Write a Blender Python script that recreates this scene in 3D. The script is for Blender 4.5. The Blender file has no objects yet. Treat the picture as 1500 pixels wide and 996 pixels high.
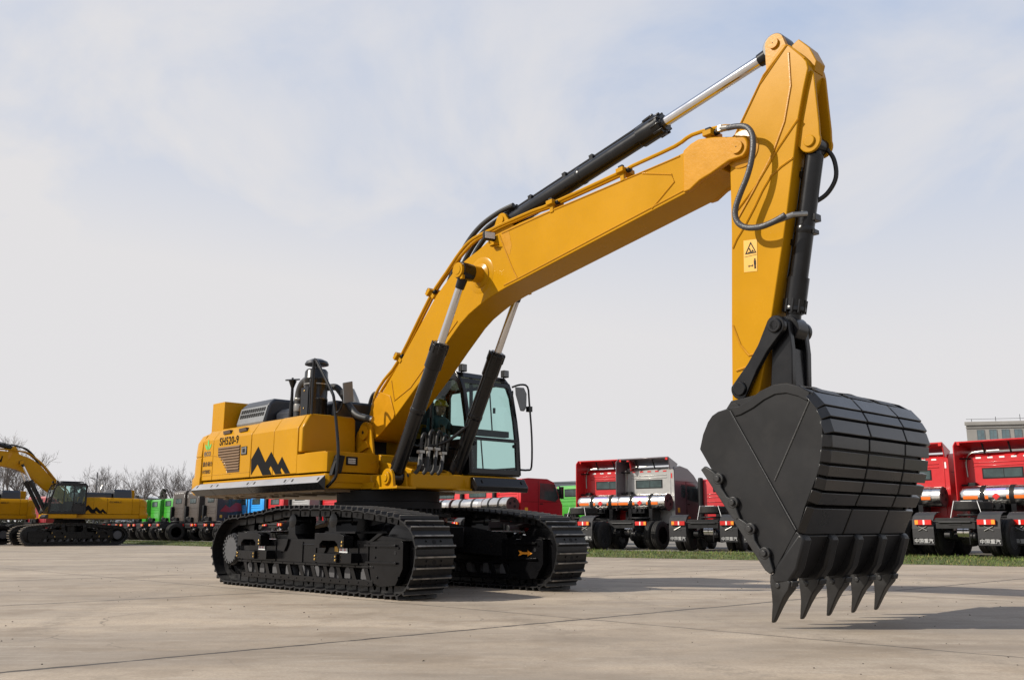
import bpy, bmesh, math, random
from mathutils import Vector, Matrix
random.seed(7)
R = math.radians
S = bpy.context.scene
COL = S.collection

# ------------------------------------------------------------------ materials
def nd(nt, t, **kw):
    n = nt.nodes.new(t)
    for k, v in kw.items():
        if k in n.inputs: n.inputs[k].default_value = v
        else: setattr(n, k, v)
    return n

def mat(name, rgb, rough=.5, metal=0., var=.08, scale=6., coat=0., bump=0., bscale=60., rvar=.1, spec=.5, dust=0.):
    """procedural paint / metal / rubber: colour and gloss vary slowly over the object, optional fine bump and dust on top faces"""
    m = bpy.data.materials.new(name); m.use_nodes = True
    nt = m.node_tree; b = nt.nodes['Principled BSDF']; L = nt.links
    tc = nd(nt, 'ShaderNodeTexCoord')
    n1 = nd(nt, 'ShaderNodeTexNoise', Scale=scale, Detail=5., Roughness=.6)
    L.new(tc.outputs['Object'], n1.inputs['Vector'])
    r = nd(nt, 'ShaderNodeValToRGB')
    r.color_ramp.elements[0].position = .3; r.color_ramp.elements[1].position = .7
    r.color_ramp.elements[0].color = (*[c*(1-var) for c in rgb], 1)
    r.color_ramp.elements[1].color = (*[min(1, c*(1+var)) for c in rgb], 1)
    L.new(n1.outputs['Fac'], r.inputs['Fac'])
    out = r.outputs['Color']
    if dust > 0:
        n2 = nd(nt, 'ShaderNodeTexNoise', Scale=scale*2.7, Detail=8., Roughness=.7)
        L.new(tc.outputs['Object'], n2.inputs['Vector'])
        mr = nd(nt, 'ShaderNodeMapRange'); mr.inputs['From Min'].default_value = .5; mr.inputs['From Max'].default_value = .8
        mr.inputs['To Max'].default_value = dust
        L.new(n2.outputs['Fac'], mr.inputs['Value'])
        mx = nd(nt, 'ShaderNodeMix', data_type='RGBA')
        mx.inputs['B'].default_value = (.22, .19, .15, 1)
        L.new(mr.outputs['Result'], mx.inputs['Factor']); L.new(out, mx.inputs['A']); out = mx.outputs['Result']
    L.new(out, b.inputs['Base Color'])
    rr = nd(nt, 'ShaderNodeMapRange'); rr.inputs['To Min'].default_value = max(.02, rough-rvar); rr.inputs['To Max'].default_value = min(1, rough+rvar)
    L.new(n1.outputs['Fac'], rr.inputs['Value']); L.new(rr.outputs['Result'], b.inputs['Roughness'])
    b.inputs['Metallic'].default_value = metal
    b.inputs['Specular IOR Level'].default_value = spec
    b.inputs['Coat Weight'].default_value = coat; b.inputs['Coat Roughness'].default_value = .08
    if bump:
        n3 = nd(nt, 'ShaderNodeTexNoise', Scale=bscale, Detail=3.)
        L.new(tc.outputs['Object'], n3.inputs['Vector'])
        bp = nd(nt, 'ShaderNodeBump', Strength=bump, Distance=.01)
        L.new(n3.outputs['Fac'], bp.inputs['Height']); L.new(bp.outputs['Normal'], b.inputs['Normal'])
    return m

def glass(name, tint, refl=.1):
    m = bpy.data.materials.new(name); m.use_nodes = True
    nt = m.node_tree; nt.nodes.remove(nt.nodes['Principled BSDF'])
    o = nt.nodes['Material Output']
    t = nd(nt, 'ShaderNodeBsdfTransparent'); t.inputs['Color'].default_value = (*tint, 1)
    g = nd(nt, 'ShaderNodeBsdfGlossy'); g.inputs['Roughness'].default_value = .03; g.inputs['Color'].default_value = (.9, .95, .95, 1)
    f = nd(nt, 'ShaderNodeFresnel'); f.inputs['IOR'].default_value = 1.45
    x = nd(nt, 'ShaderNodeMixShader')
    nt.links.new(f.outputs[0], x.inputs[0]); nt.links.new(t.outputs[0], x.inputs[1]); nt.links.new(g.outputs[0], x.inputs[2])
    nt.links.new(x.outputs[0], o.inputs['Surface'])
    return m

YEL = mat('yellow_paint', (.43, .209, .0048), .26, var=.06, scale=1.1, coat=.0, dust=.03, rvar=.08, bump=.02, bscale=14, spec=.11)
YGL = mat('yellow_weld_paint', (.44, .20, .006), .28, var=.05, scale=9, bump=.12, bscale=40, spec=.3)
YCAST = mat('yellow_cast_paint', (.45, .205, .006), .34, var=.08, scale=5, coat=.0, bump=.13, bscale=30, spec=.14)
BLK = mat('black_paint', (.006, .006, .007), .24, var=.25, scale=3, coat=.05, dust=.025, spec=.35)
BLKM = mat('black_matt', (.008, .008, .009), .6, var=.25, scale=5, spec=.22)
NAVY = mat('dark_hood_paint', (.014, .017, .025), .38, var=.15, scale=2, coat=.2)
CHR = mat('chrome_rod', (.72, .72, .74), .12, 1., var=.03, rvar=.04)
STEEL = mat('bare_steel', (.30, .29, .27), .36, 1., var=.1, scale=12)
UND = mat('undercarriage_paint', (.005, .005, .0057), .21, var=.3, scale=4, dust=.010, spec=.2, rvar=.05, bump=.05, bscale=12)
SHOE = mat('track_steel', (.007, .007, .008), .42, var=.35, scale=8, dust=.07, spec=.35, bump=.15, bscale=40)
WORN = mat('worn_grouser', (.20, .19, .175), .5, .5, var=.5, scale=9, dust=.15)
BKT = mat('bucket_paint', (.0115, .0115, .0125), .40, var=.3, scale=1.6, dust=.03, bump=.03, bscale=9, spec=.25)
WEAR = mat('wear_plate_paint', (.011, .0115, .013), .30, var=.2, scale=3, coat=.12, dust=.03, bump=.03, bscale=12, spec=.45)
WELD = mat('weld_grey', (.06, .06, .06), .55, .3, var=.3, scale=60, bump=.4, bscale=120)
RUB = mat('hose_rubber', (.014, .014, .014), .55, var=.2)
GRD = mat('guard_grey', (.30, .31, .335), .4, .2, var=.05, scale=3)
WHT = mat('white_sticker', (.75, .75, .74), .5)
STKY = mat('sticker_yellow', (.62, .33, .03), .45, var=.04)
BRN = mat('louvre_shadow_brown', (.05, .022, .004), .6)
LGRN = mat('leaf_green', (.12, .42, .09), .4)
DECAL = mat('black_decal', (.0055, .0055, .006), .5, var=.15, spec=.08)
REDM = mat('lamp_red', (.55, .015, .01), .25, coat=.5, var=.12, scale=30)
ORG = mat('orange_band', (.75, .16, .02), .4, var=.05)
AMB = mat('amber_lens', (.80, .30, .03), .3)
LENS = mat('lamp_lens', (.55, .52, .48), .25, .2, var=.1, scale=40)
UNDERS = mat('underside_primer', (.27, .20, .125), .6, var=.25, scale=4)
TEAL = glass('teal_glass', (.69, .86, .83))
TINT = glass('dark_glass', (.30, .40, .40))
SEATM = mat('seat_fabric', (.02, .021, .024), .8)
TYRE = mat('tyre_rubber', (.013, .0125, .012), .72, var=.25, scale=9, dust=.15, spec=.3, bump=.2, bscale=50)
RIM = mat('rim_grey', (.06, .06, .065), .5, .3, var=.2)
FRM = mat('chassis_paint', (.012, .012, .013), .5, var=.3, dust=.08, spec=.3)
FLAP = mat('mudflap_plastic', (.03, .03, .032), .55, var=.12, dust=.08, spec=.3)
TANK = mat('tank_steel', (.72, .70, .67), .20, 1., var=.05, scale=3, rvar=.07)
TKEND = mat('tank_end_maroon', (.05, .022, .022), .55, var=.2)
REDP = mat('red_truck_paint', (.45, .010, .014), .35, var=.04, coat=.15)
DREDP = mat('crimson_truck_paint', (.25, .008, .016), .35, var=.05, coat=.2)
SILP = mat('silver_truck_paint', (.36, .355, .345), .35, .4, var=.04, coat=.5)
GRYP = mat('slate_truck_paint', (.115, .095, .105), .32, .3, var=.05, coat=.5)
BRNP = mat('brown_grey_truck_paint', (.075, .062, .053), .42, .2, var=.06, coat=.2)
GRNP = mat('green_truck_paint', (.035, .28, .016), .35, var=.05, coat=.4)
BLUP = mat('blue_truck_paint', (.03, .30, .72), .35, var=.05, coat=.4)
BARK = mat('bark', (.085, .07, .06), .9, var=.3, scale=5)
TWIG = mat('twig', (.15, .13, .12), .9, var=.25, scale=2)
LEAFD = mat('evergreen_leaf', (.022, .036, .018), .8, var=.4, scale=3)
CONC2 = mat('building_concrete', (.33, .315, .29), .8, var=.12, scale=.4)
WINB = mat('building_glass', (.13, .19, .21), .15, var=.25, scale=.6)
WINT = mat('truck_glass', (.035, .055, .055), .08, var=.5, scale=1.5, spec=.6)
SHED = mat('shed_sheeting', (.30, .33, .37), .6, var=.06, scale=.3)
SKIN = mat('skin', (.42, .24, .17), .55, var=.06)
JACK = mat('work_jacket', (.045, .085, .10), .85, var=.2, scale=12, bump=.4, bscale=25)
HELM = mat('helmet_yellow', (.62, .42, .02), .35, var=.04, coat=.3)
TROU = mat('trousers', (.03, .035, .045), .85, var=.2)

# ------------------------------------------------------------------ mesh builder
class MB:
    def __init__(s): s.v = []; s.f = []; s.m = []
    def add(s, vs, fs, mi=0):
        o = len(s.v); s.v += [tuple(v) for v in vs]
        for f in fs: s.f.append([i+o for i in f]); s.m.append(mi)
        return s
    def loft(s, A, B, mi=0):
        n = len(A)
        return s.add(list(A)+list(B), [list(range(n))[::-1], list(range(n, 2*n))] + [[i, (i+1) % n, n+(i+1) % n, n+i] for i in range(n)], mi)
    def prism(s, P, ax, a, b, mi=0, P2=None):
        f = {'x': lambda p, t: (t, p[0], p[1]), 'y': lambda p, t: (p[0], t, p[1]), 'z': lambda p, t: (p[0], p[1], t)}[ax]
        return s.loft([f(p, a) for p in P], [f(p, b) for p in (P2 or P)], mi)
    def box(s, x0, x1, y0, y1, z0, z1, mi=0):
        return s.prism([(x0, y0), (x1, y0), (x1, y1), (x0, y1)], 'z', z0, z1, mi)
    def obox(s, c, size, rot=(0, 0, 0), mi=0):
        from mathutils import Euler
        q = Euler(rot).to_matrix(); c = Vector(c); h = [k/2 for k in size]
        vs = [c + q @ Vector((sx*h[0], sy*h[1], sz*h[2])) for sz in (-1, 1) for sx, sy in ((-1, -1), (1, -1), (1, 1), (-1, 1))]
        return s.loft(vs[:4], vs[4:], mi)
    def ring(s, O, I, ax, a, b, mi=0):
        f = {'x': lambda p, t: (t, p[0], p[1]), 'y': lambda p, t: (p[0], t, p[1]), 'z': lambda p, t: (p[0], p[1], t)}[ax]
        n = len(O); vs = [f(p, a) for p in O]+[f(p, a) for p in I]+[f(p, b) for p in O]+[f(p, b) for p in I]
        fs = []
        for i in range(n):
            j = (i+1) % n
            fs += [[i, j, n+j, n+i], [2*n+i, 3*n+i, 3*n+j, 2*n+j], [i, 2*n+i, 2*n+j, j], [n+i, n+j, 3*n+j, 3*n+i]]
        return s.add(vs, fs, mi)
    def ring3(s, O, I, d, mi=0):
        n = len(O); d = Vector(d); O = [Vector(p) for p in O]; I = [Vector(p) for p in I]
        vs = O+I+[p+d for p in O]+[p+d for p in I]; fs = []
        for i in range(n):
            j = (i+1) % n
            fs += [[i, j, n+j, n+i], [2*n+i, 3*n+i, 3*n+j, 2*n+j], [i, 2*n+i, 2*n+j, j], [n+i, n+j, 3*n+j, 3*n+i]]
        return s.add(vs, fs, mi)
    def strip(s, path, th, ax, a, b, mi=0):
        """closed band along an open path in the plane normal to ax; thickness to the right of travel"""
        P = [Vector(p) for p in path]; Q = []
        for i, p in enumerate(P):
            d = (P[min(i+1, len(P)-1)]-P[max(i-1, 0)]).normalized(); Q.append(p+Vector((d[1], -d[0]))*th)
        for i in range(len(P)-1):
            s.prism([P[i], P[i+1], Q[i+1], Q[i]], ax, a, b, mi)
        return s
    def cyl(s, p0, p1, r0, r1=None, n=20, mi=0):
        return s.tubes([p0, p1], [r0, r0 if r1 is None else r1], n, mi)
    def tubes(s, path, rad, n=8, mi=0, caps=True):
        P = [Vector(p) for p in path]; k = len(P)
        if not hasattr(rad, '__len__'): rad = [rad]*k
        vs = []; up = None
        for i, p in enumerate(P):
            d = (P[min(i+1, k-1)]-P[max(i-1, 0)])
            if d.length < 1e-9: d = P[-1]-P[0]
            d.normalize()
            if up is None:
                up = Vector((0, 0, 1)) if abs(d.z) < .9 else Vector((0, 1, 0))
            u = d.cross(up)
            if u.length < 1e-6: u = d.cross(Vector((1, 0, 0)))
            u.normalize(); w = u.cross(d).normalized(); up = w
            for j in range(n):
                a = 2*math.pi*j/n; vs.append(p+(u*math.cos(a)+w*math.sin(a))*rad[i])
        fs = [[i*n+j, i*n+(j+1) % n, (i+1)*n+(j+1) % n, (i+1)*n+j] for i in range(k-1) for j in range(n)]
        if caps: fs += [list(range(n))[::-1], list(range((k-1)*n, k*n))]
        return s.add(vs, fs, mi)
    def hose(s, path, r, n=8, mi=0, seg=6):
        return s.tubes(smooth(path, seg), r, n, mi)
    def lathe(s, prof, c, ax, n=24, mi=0, caps=True):
        """prof = (r, t) along axis vector ax from c"""
        d = Vector(ax).normalized(); u = d.cross(Vector((0, 0, 1)) if abs(d.z) < .9 else Vector((1, 0, 0))).normalized(); w = d.cross(u)
        c = Vector(c); vs = []
        for r, t in prof:
            for j in range(n):
                a = 2*math.pi*j/n; vs.append(c+d*t+(u*math.cos(a)+w*math.sin(a))*max(r, 1e-4))
        k = len(prof)
        fs = [[i*n+j, i*n+(j+1) % n, (i+1)*n+(j+1) % n, (i+1)*n+j] for i in range(k-1) for j in range(n)]
        if caps: fs += [list(range(n))[::-1], list(range((k-1)*n, k*n))]
        return s.add(vs, fs, mi)
    def mesh(s, name, mats, ang=35, flat=False):
        me = bpy.data.meshes.new(name); me.from_pydata(s.v, [], s.f)
        if not isinstance(mats, (list, tuple)): mats = [mats]
        for m in mats: me.materials.append(m)
        me.polygons.foreach_set('material_index', s.m)
        bm = bmesh.new(); bm.from_mesh(me); bmesh.ops.recalc_face_normals(bm, faces=bm.faces); bm.to_mesh(me); bm.free()
        if not flat:
            me.polygons.foreach_set('use_smooth', [True]*len(me.polygons))
            me.set_sharp_from_angle(angle=R(ang))
        me.update(); return me

def smooth(P, seg=6, closed=False):
    P = [Vector(p) for p in P]; n = len(P); out = []
    for i in range(n if closed else n-1):
        if closed: a, b, c, d = P[i-1], P[i], P[(i+1) % n], P[(i+2) % n]
        else: a, b, c, d = P[max(i-1, 0)], P[i], P[i+1], P[min(i+2, n-1)]
        for k in range(seg):
            t = k/seg
            out.append(.5*((2*b)+(c-a)*t+(2*a-5*b+4*c-d)*t*t+(3*b-a-3*c+d)*t**3))
    if not closed: out.append(P[-1])
    return out

def link(o, parent=None):
    COL.objects.link(o)
    if parent is not None: o.parent = parent
    return o
def build(name, mb, mats, parent=None, bevel=0., ang=35, flat=False, seg=2):
    o = bpy.data.objects.new(name, mb if isinstance(mb, bpy.types.Mesh) else mb.mesh(name, mats, ang, flat)); link(o, parent)
    if bevel:
        b = o.modifiers.new('bevel', 'BEVEL'); b.width = bevel; b.segments = seg; b.limit_method = 'ANGLE'; b.angle_limit = R(40); b.use_clamp_overlap = True
        b.harden_normals = False
    return o
def empty(name, loc=(0, 0, 0), rz=0.):
    o = bpy.data.objects.new(name, None); o.location = loc; o.rotation_euler = (0, 0, rz); o.empty_display_size = .3
    return link(o)
def tag(o, label=None, cat=None, group=None, kind=None):
    if label: o['label'] = label
    if cat: o['category'] = cat
    if group: o['group'] = group
    if kind: o['kind'] = kind
    return o
def circ(cx, cy, r, a0, a1, n):
    return [(cx+r*math.cos(R(a0+(a1-a0)*i/n)), cy+r*math.sin(R(a0+(a1-a0)*i/n))) for i in range(n+1)]
def text(name, body, size, M, m, parent, sx=1., ext=.002, align='LEFT', bold=0., space=1.06):
    cu = bpy.data.curves.new(name, 'FONT'); cu.body = body; cu.size = size; cu.extrude = ext; cu.offset = bold; cu.resolution_u = 3
    cu.align_x = align; cu.space_character = space
    t = bpy.data.objects.new(name, cu); COL.objects.link(t)
    dg = bpy.context.evaluated_depsgraph_get()
    me = bpy.data.meshes.new_from_object(t.evaluated_get(dg)); bpy.data.objects.remove(t); bpy.data.curves.remove(cu)
    me.transform(M @ Matrix.Diagonal((sx, 1, 1, 1))); me.materials.clear(); me.materials.append(m)
    o = bpy.data.objects.new(name, me); return link(o, parent)
def M_right(x, y, z, tilt=0.):   # lettering read from the -y side
    return Matrix.Translation((x, y, z)) @ Matrix.Rotation(R(90), 4, 'X') @ Matrix.Rotation(tilt, 4, 'Z')
def M_left(x, y, z):
    return Matrix.Translation((x, y, z)) @ Matrix.Rotation(R(180), 4, 'Z') @ Matrix.Rotation(R(90), 4, 'X')
def M_back(x, y, z):             # read from the -x side (tail of a truck)
    return Matrix.Translation((x, y, z)) @ Matrix.Rotation(R(-90), 4, 'Z') @ Matrix.Rotation(R(90), 4, 'X')

# ------------------------------------------------------------------ excavator
HEAD = R(46.88)
EXC = empty('excavator', (-1.872, 16.068, 0), -HEAD)
tag(EXC, 'large yellow crawler excavator in the foreground with raised boom and hanging black bucket', 'excavator', 'excavators on the yard')

TRK = [(2.29, 1.14), (2.03, 1.19), (1.52, 1.25), (.9, 1.30), (.26, 1.325), (-.64, 1.335), (-1.15, 1.33), (-1.69, 1.27), (-2.45, 1.21), (-2.92, 1.17), (-3.25, .98), (-3.44, .66), (-3.38, .38), (-3.18, .14), (-2.93, .02), (-2.4, 0), (-1, 0), (.5, 0), (1.8, 0), (2.25, .02), (2.46, .11), (2.62, .31), (2.70, .58), (2.68, .78), (2.56, .98)]
def track_path(n):
    P = smooth([(x, z) for x, z in TRK], 12, True)
    L = [0]
    for i in range(len(P)): L.append(L[-1]+(P[(i+1) % len(P)]-P[i]).length)
    out = []
    for k in range(n):
        t = L[-1]*(k+.37)/n
        i = max(j for j in range(len(P)) if L[j] <= t)
        a, b = P[i], P[(i+1) % len(P)]; p = a+(b-a)*((t-L[i])/(L[i+1]-L[i]))
        out.append((p, (b-a).normalized()))
    return out, L[-1]
NSH = 45
PATH, PLEN = track_path(NSH)
GH = .045
def shoe_mb():
    m = MB(); h = PLEN/NSH/2
    w = .34
    prof = [(-h*.96, -.02), (-h*.62, .0), (h*.62, .0), (h*1.04, -.02), (h*1.04, -.035), (h*.6, -.018), (-h*.6, -.018), (-h*.96, -.038)]
    m.prism(prof, 'y', -w, w, 0)
    for c in (-h*.72, h*.28):
        m.prism([(c-.026, -.004), (c+.026, -.004), (c+.013, GH-.004), (c-.009, GH-.004)], 'y', -w-.004, w+.004, 0)
        m.box(c-.0085, c+.0125, -w+.004, w-.004, GH-.006, GH, 1)
    for sx in (-.055, .012):
        for sy in (-.13, .13): m.cyl((sx-h*.2, sy, -.002), (sx-h*.2, sy, .018), .016, n=6)
    m.cyl((-h*.22, 0, -.01), (-h*.22, 0, .002), .035, n=12, mi=2)
    # link lugs on the inner face
    for sy in (-.13, .13): m.prism([(-h*.95, -.02), (h*.95, -.02), (h*.8, -.13), (-h*.8, -.13)], 'y', sy-.03, sy+.03, 0)
    m.cyl((0, -.16, -.085), (0, .16, -.085), .035, n=8)
    return m
shoe_me = shoe_mb().mesh('track_shoe', [SHOE, WORN, BLKM])
def shoe_matrix(p, d, y):
    # path runs rear along the top... local x along travel, local z outward
    nrm = Vector((d[1], -d[0]))
    cen = Vector((-.4, .6))
    if nrm.dot(Vector(p)-cen) < 0: nrm = -nrm
    x = Vector((d[0], 0, d[1])); z = Vector((nrm[0], 0, nrm[1])); yv = z.cross(x)
    Mx = Matrix((x, yv, z)).transposed().to_4x4()
    c = Vector((p[0], y, p[1])) - z*GH
    return Matrix.Translation(c) @ Mx

def track_frame(s):
    """s=-1 right-hand (near) side, +1 left-hand; returns frame mesh builder"""
    yc = s*1.375; m = MB()
    def bx(x0, x1, a, b, z0, z1, mi=0): m.box(x0, x1, yc+a, yc+b, z0, z1, mi)
    m.prism([(-2.52, .44), (-2.52, .72), (-2.44, .79), (-1.15, .79), (-1.0, .80), (1.3, .80), (1.5, .78), (1.5, .44)], 'y', yc-.23, yc+.23)
    bx(-2.54, 1.56, -.262, .262, .405, .437)                      # lower flange, catches the light
    for q in (-1, 1):
        y0, y1 = sorted((yc+q*.235, yc+q*.262))
        m.box(-2.38, 1.56, y0, y1, .155, .235)
        m.box(-2.30, -.60, y0-.004, y1+.004, .165, .18)
        for k in range(11):                                        # slanted gussets of the roller guard
            x = -2.33+k*.365
            m.prism([(x, .40), (x+.10, .40), (x+.19, .235), (x+.09, .235)], 'y', y0, y1)
    # idler yoke at the front
    hous = [(1.46, .78), (1.75, .80), (2.22, .80), (2.26, .77), (2.26, .42), (2.10, .19), (1.75, .155), (1.52, .21), (1.46, .42)]
    for q in (-1, 1):
        y0, y1 = sorted((yc+q*.15, yc+q*.255)); m.prism(hous, 'y', y0, y1)
        ye = yc+q*.255
        y0, y1 = sorted((ye, ye+q*.035))
        m.box(1.36, 2.12, y0, y1, .715, .745); m.box(1.40, 2.14, y0, y1, .475, .505)
        m.cyl((2.08, ye, .63), (2.08, ye+q*.004, .63), .03, n=14, mi=1)
    m.prism([(1.48, .80), (2.30, .80), (2.18, .835), (1.6, .875)], 'y', yc-.24, yc+.24)
    m.prism([(1.42, .78), (1.52, .78), (1.78, .90), (1.66, .90)], 'y', yc-.262, yc-.17); m.prism([(1.42, .78), (1.52, .78), (1.78, .90), (1.66, .90)], 'y', yc+.17, yc+.262)
    # carrier roller pedestals
    for x in (-.88, .34):
        m.prism([(x-.20, .79), (x+.22, .79), (x+.12, .88)] + circ(x, 1.04, .10, -10, 190, 8) + [(x-.10, .86)], 'y', yc-.19, yc+.19)
        y0, y1 = sorted((yc+s*.232, yc+s*.262)); m.prism([(x-.30, .80), (x+.02, .80), (x-.02, .70), (x-.10, .60), (x-.24, .60), (x-.30, .68)], 'y', y0, y1)
    # bolts, lifting lugs, ribs and the grease line
    for q in (-1, 1):
        y0, y1 = sorted((yc+q*.228, yc+q*.245))
        for x in (-2.46, -1.30, -.45, -.05, 1.12, 1.38): m.box(x, x+.025, y0, y1, .44, .76)
        for k in range(16): m.cyl((-2.28+k*.248, yc+q*.258, .195), (-2.28+k*.248, yc+q*.272, .195), .014, n=6)
        for k in range(12): m.cyl((-2.4+k*.35, yc+q*.256, .421), (-2.4+k*.35, yc+q*.27, .421), .012, n=6)
        m.tubes([(-.40, yc+q*.236, .72), (.15, yc+q*.236, .715)], .012, 6)
        for x, z in ((1.60, .70), (1.60, .56), (2.16, .70), (2.16, .30), (1.66, .28)): m.cyl((x, yc+q*.254, z), (x, yc+q*.27, z), .018, n=6)
    # final drive drum and its guard
    m.prism([(-2.56, .40), (-2.52, .78), (-2.66, .82), (-2.80, .60), (-2.74, .36)], 'y', yc-.2, yc+.2)
    return m
def make_track(root, s, shoes=True):
    yc = s*1.375
    t = build('crawler_track', track_frame(s), [UND, BLKM], root, bevel=.012)
    if s < 0: t['label'] = 'near crawler track with step brackets and safety stickers'
    else: t['label'] = 'far crawler track with a yellow arrow on its idler yoke'
    if shoes:
        for p, d in PATH:
            o = bpy.data.objects.new('track_shoe', shoe_me); link(o, t); o.matrix_local = shoe_matrix(p, d, yc)
    else:
        mb = MB(); src = [v.co.copy() for v in shoe_me.vertices]; fs = [list(p.vertices) for p in shoe_me.polygons]; ms = [p.material_index for p in shoe_me.polygons]
        for p, d in PATH:
            Mx = shoe_matrix(p, d, yc); o0 = len(mb.v); mb.v += [tuple(Mx @ c) for c in src]; mb.f += [[i+o0 for i in f] for f in fs]; mb.m += ms
        build('track_chain', mb, [SHOE, DUSTY, BLKM], t)
    sp = MB()
    n = 22; prof = []
    for i in range(n*4):
        a = 2*math.pi*i/(n*4); r = .56 if i % 4 in (0, 1) else .49
        prof.append((-2.78+r*math.cos(a), .62+r*math.sin(a)))
    sp.prism(prof, 'y', yc-.045, yc+.045)
    sp.lathe([(.34, -.05), (.36, .02), (.30, .06), (.285, .19), (.27, .20)], (-2.78, yc+s*.05, .61), (0, s, 0), 36)
    build('sprocket', sp, [UND], t, bevel=.008)
    cv = MB(); cv.lathe([(.245, 0), (.25, .02), (.24, .045), (.05, .05), (.001, .05)], (-2.78, yc+s*.25, .61), (0, s, 0), 40)
    for i in range(20):
        a = 2*math.pi*i/20; x, z = -2.78+.232*math.cos(a), .61+.232*math.sin(a)
        cv.cyl((x, yc+s*.255, z), (x, yc+s*.312, z), .020, n=8)
    build('drive_cover', cv, [mat_cover], t)
    idl = MB(); idl.lathe([(.34, -.13), (.46, -.11), (.47, -.04), (.52, -.035), (.52, .035), (.47, .04), (.46, .11), (.34, .13)], (2.08, yc, .60), (0, 1, 0), 40)
    idl.cyl((2.08, yc-.15, .60), (2.08, yc+.15, .60), .12, n=20)
    build('idler_wheel', idl, [UND], t)
    for i in range(9):
        x = -2.12+i*.43; rl = MB()
        rl.lathe([(.08, -.22), (.12, -.2), (.12, -.13), (.10, -.12), (.10, .12), (.12, .13), (.12, .2), (.08, .22)], (x, yc, .255), (0, 1, 0), 20)
        rl.prism(circ(x, .33, .075, 0, 180, 8)+[(x-.075, .245), (x+.075, .245)], 'y', yc-.25, yc+.25)
        build('track_roller', rl, [ROLL], t)
    for x in (-.86, .36):
        rl = MB(); rl.lathe([(.06, -.2), (.11, -.19), (.11, -.1), (.09, -.09), (.09, .09), (.11, .1), (.11, .19), (.06, .2)], (x, yc, 1.09), (0, 1, 0), 20)
        build('carrier_roller', rl, [UND], t)
    if True:
        yo = yc+s*.235
        for x0 in (-2.26, .24):
            st = MB(); w = .80; q = s
            def bb(a, b, ya, yb, z0, z1, mi=0):
                y0, y1 = sorted((yo+q*ya, yo+q*yb)); st.box(a, b, y0, y1, z0, z1, mi)
            # upper arch-shaped step, hollow below
            y0, y1 = sorted((yo+q*.03, yo+q*.20))
            st.prism([(x0, .90), (x0+w-.12, .90), (x0+w, .86), (x0+w, .68), (x0+w-.16, .68), (x0+w-.16, .74), (x0+w-.24, .79), (x0+.22, .79), (x0+.14, .74), (x0+.14, .68), (x0, .68)], 'y', y0, y1)
            bb(x0+.02, x0+.62, .03, .20, .47, .60)
            bb(x0+.62, x0+.95, .0, .16, .47, .61)
            bb(x0+.16, x0+.98, -.45, .12, .895, .925)
            for xx, zs in ((x0+w-.035, (.72, .77)), (x0+.03, (.51, .56)), (x0+.60, (.51, .56))):
                for z in zs: st.cyl((xx, yo+q*.19, z), (xx, yo+q*.215, z), .016, n=8, mi=1)
            for xx in (x0+.12, x0+.5): st.cyl((xx, yo+q*.199, .54), (xx, yo+q*.203, .54), .016, n=10, mi=2)
            o = build('step_bracket', st, [UND, BRASS, BLKM], t, bevel=.01)
            if s < 0:
                sk = MB(); yy = yo-.006
                sk.box(x0+.40, x0+.62, yy-.003, yy, .615, .755, 0)
                build('safety_sticker', sk, [WHT], o)
                sk = MB()
                for kx in (.45, .55):
                    for kz in (.655, .71): sk.ring([(x0+kx+.022*math.cos(a*.785), kz+.02*math.sin(a*.785)) for a in range(8)], [(x0+kx+.013*math.cos(a*.785), kz+.012*math.sin(a*.785)) for a in range(8)], 'y', yy-.006, yy-.0035)
                build('safety_pictogram', sk, [REDM], o)
                if x0 > 0:
                    sk = MB(); sk.box(x0+.27, x0+.37, yy-.003, yy, .625, .70); build('caution_sticker', sk, [STKY], o)
    return t
mat_cover = mat('drive_cover_paint', (.055, .056, .06), .55, var=.15, scale=10, bump=.1)
BRASS = mat('brass_bolt', (.75, .50, .16), .3, 1.)
ROLL = mat('roller_grey', (.05, .05, .053), .6, var=.2)
DUSTY = mat('dusty_grouser', (.32, .27, .21), .8, var=.3, scale=8)

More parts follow.
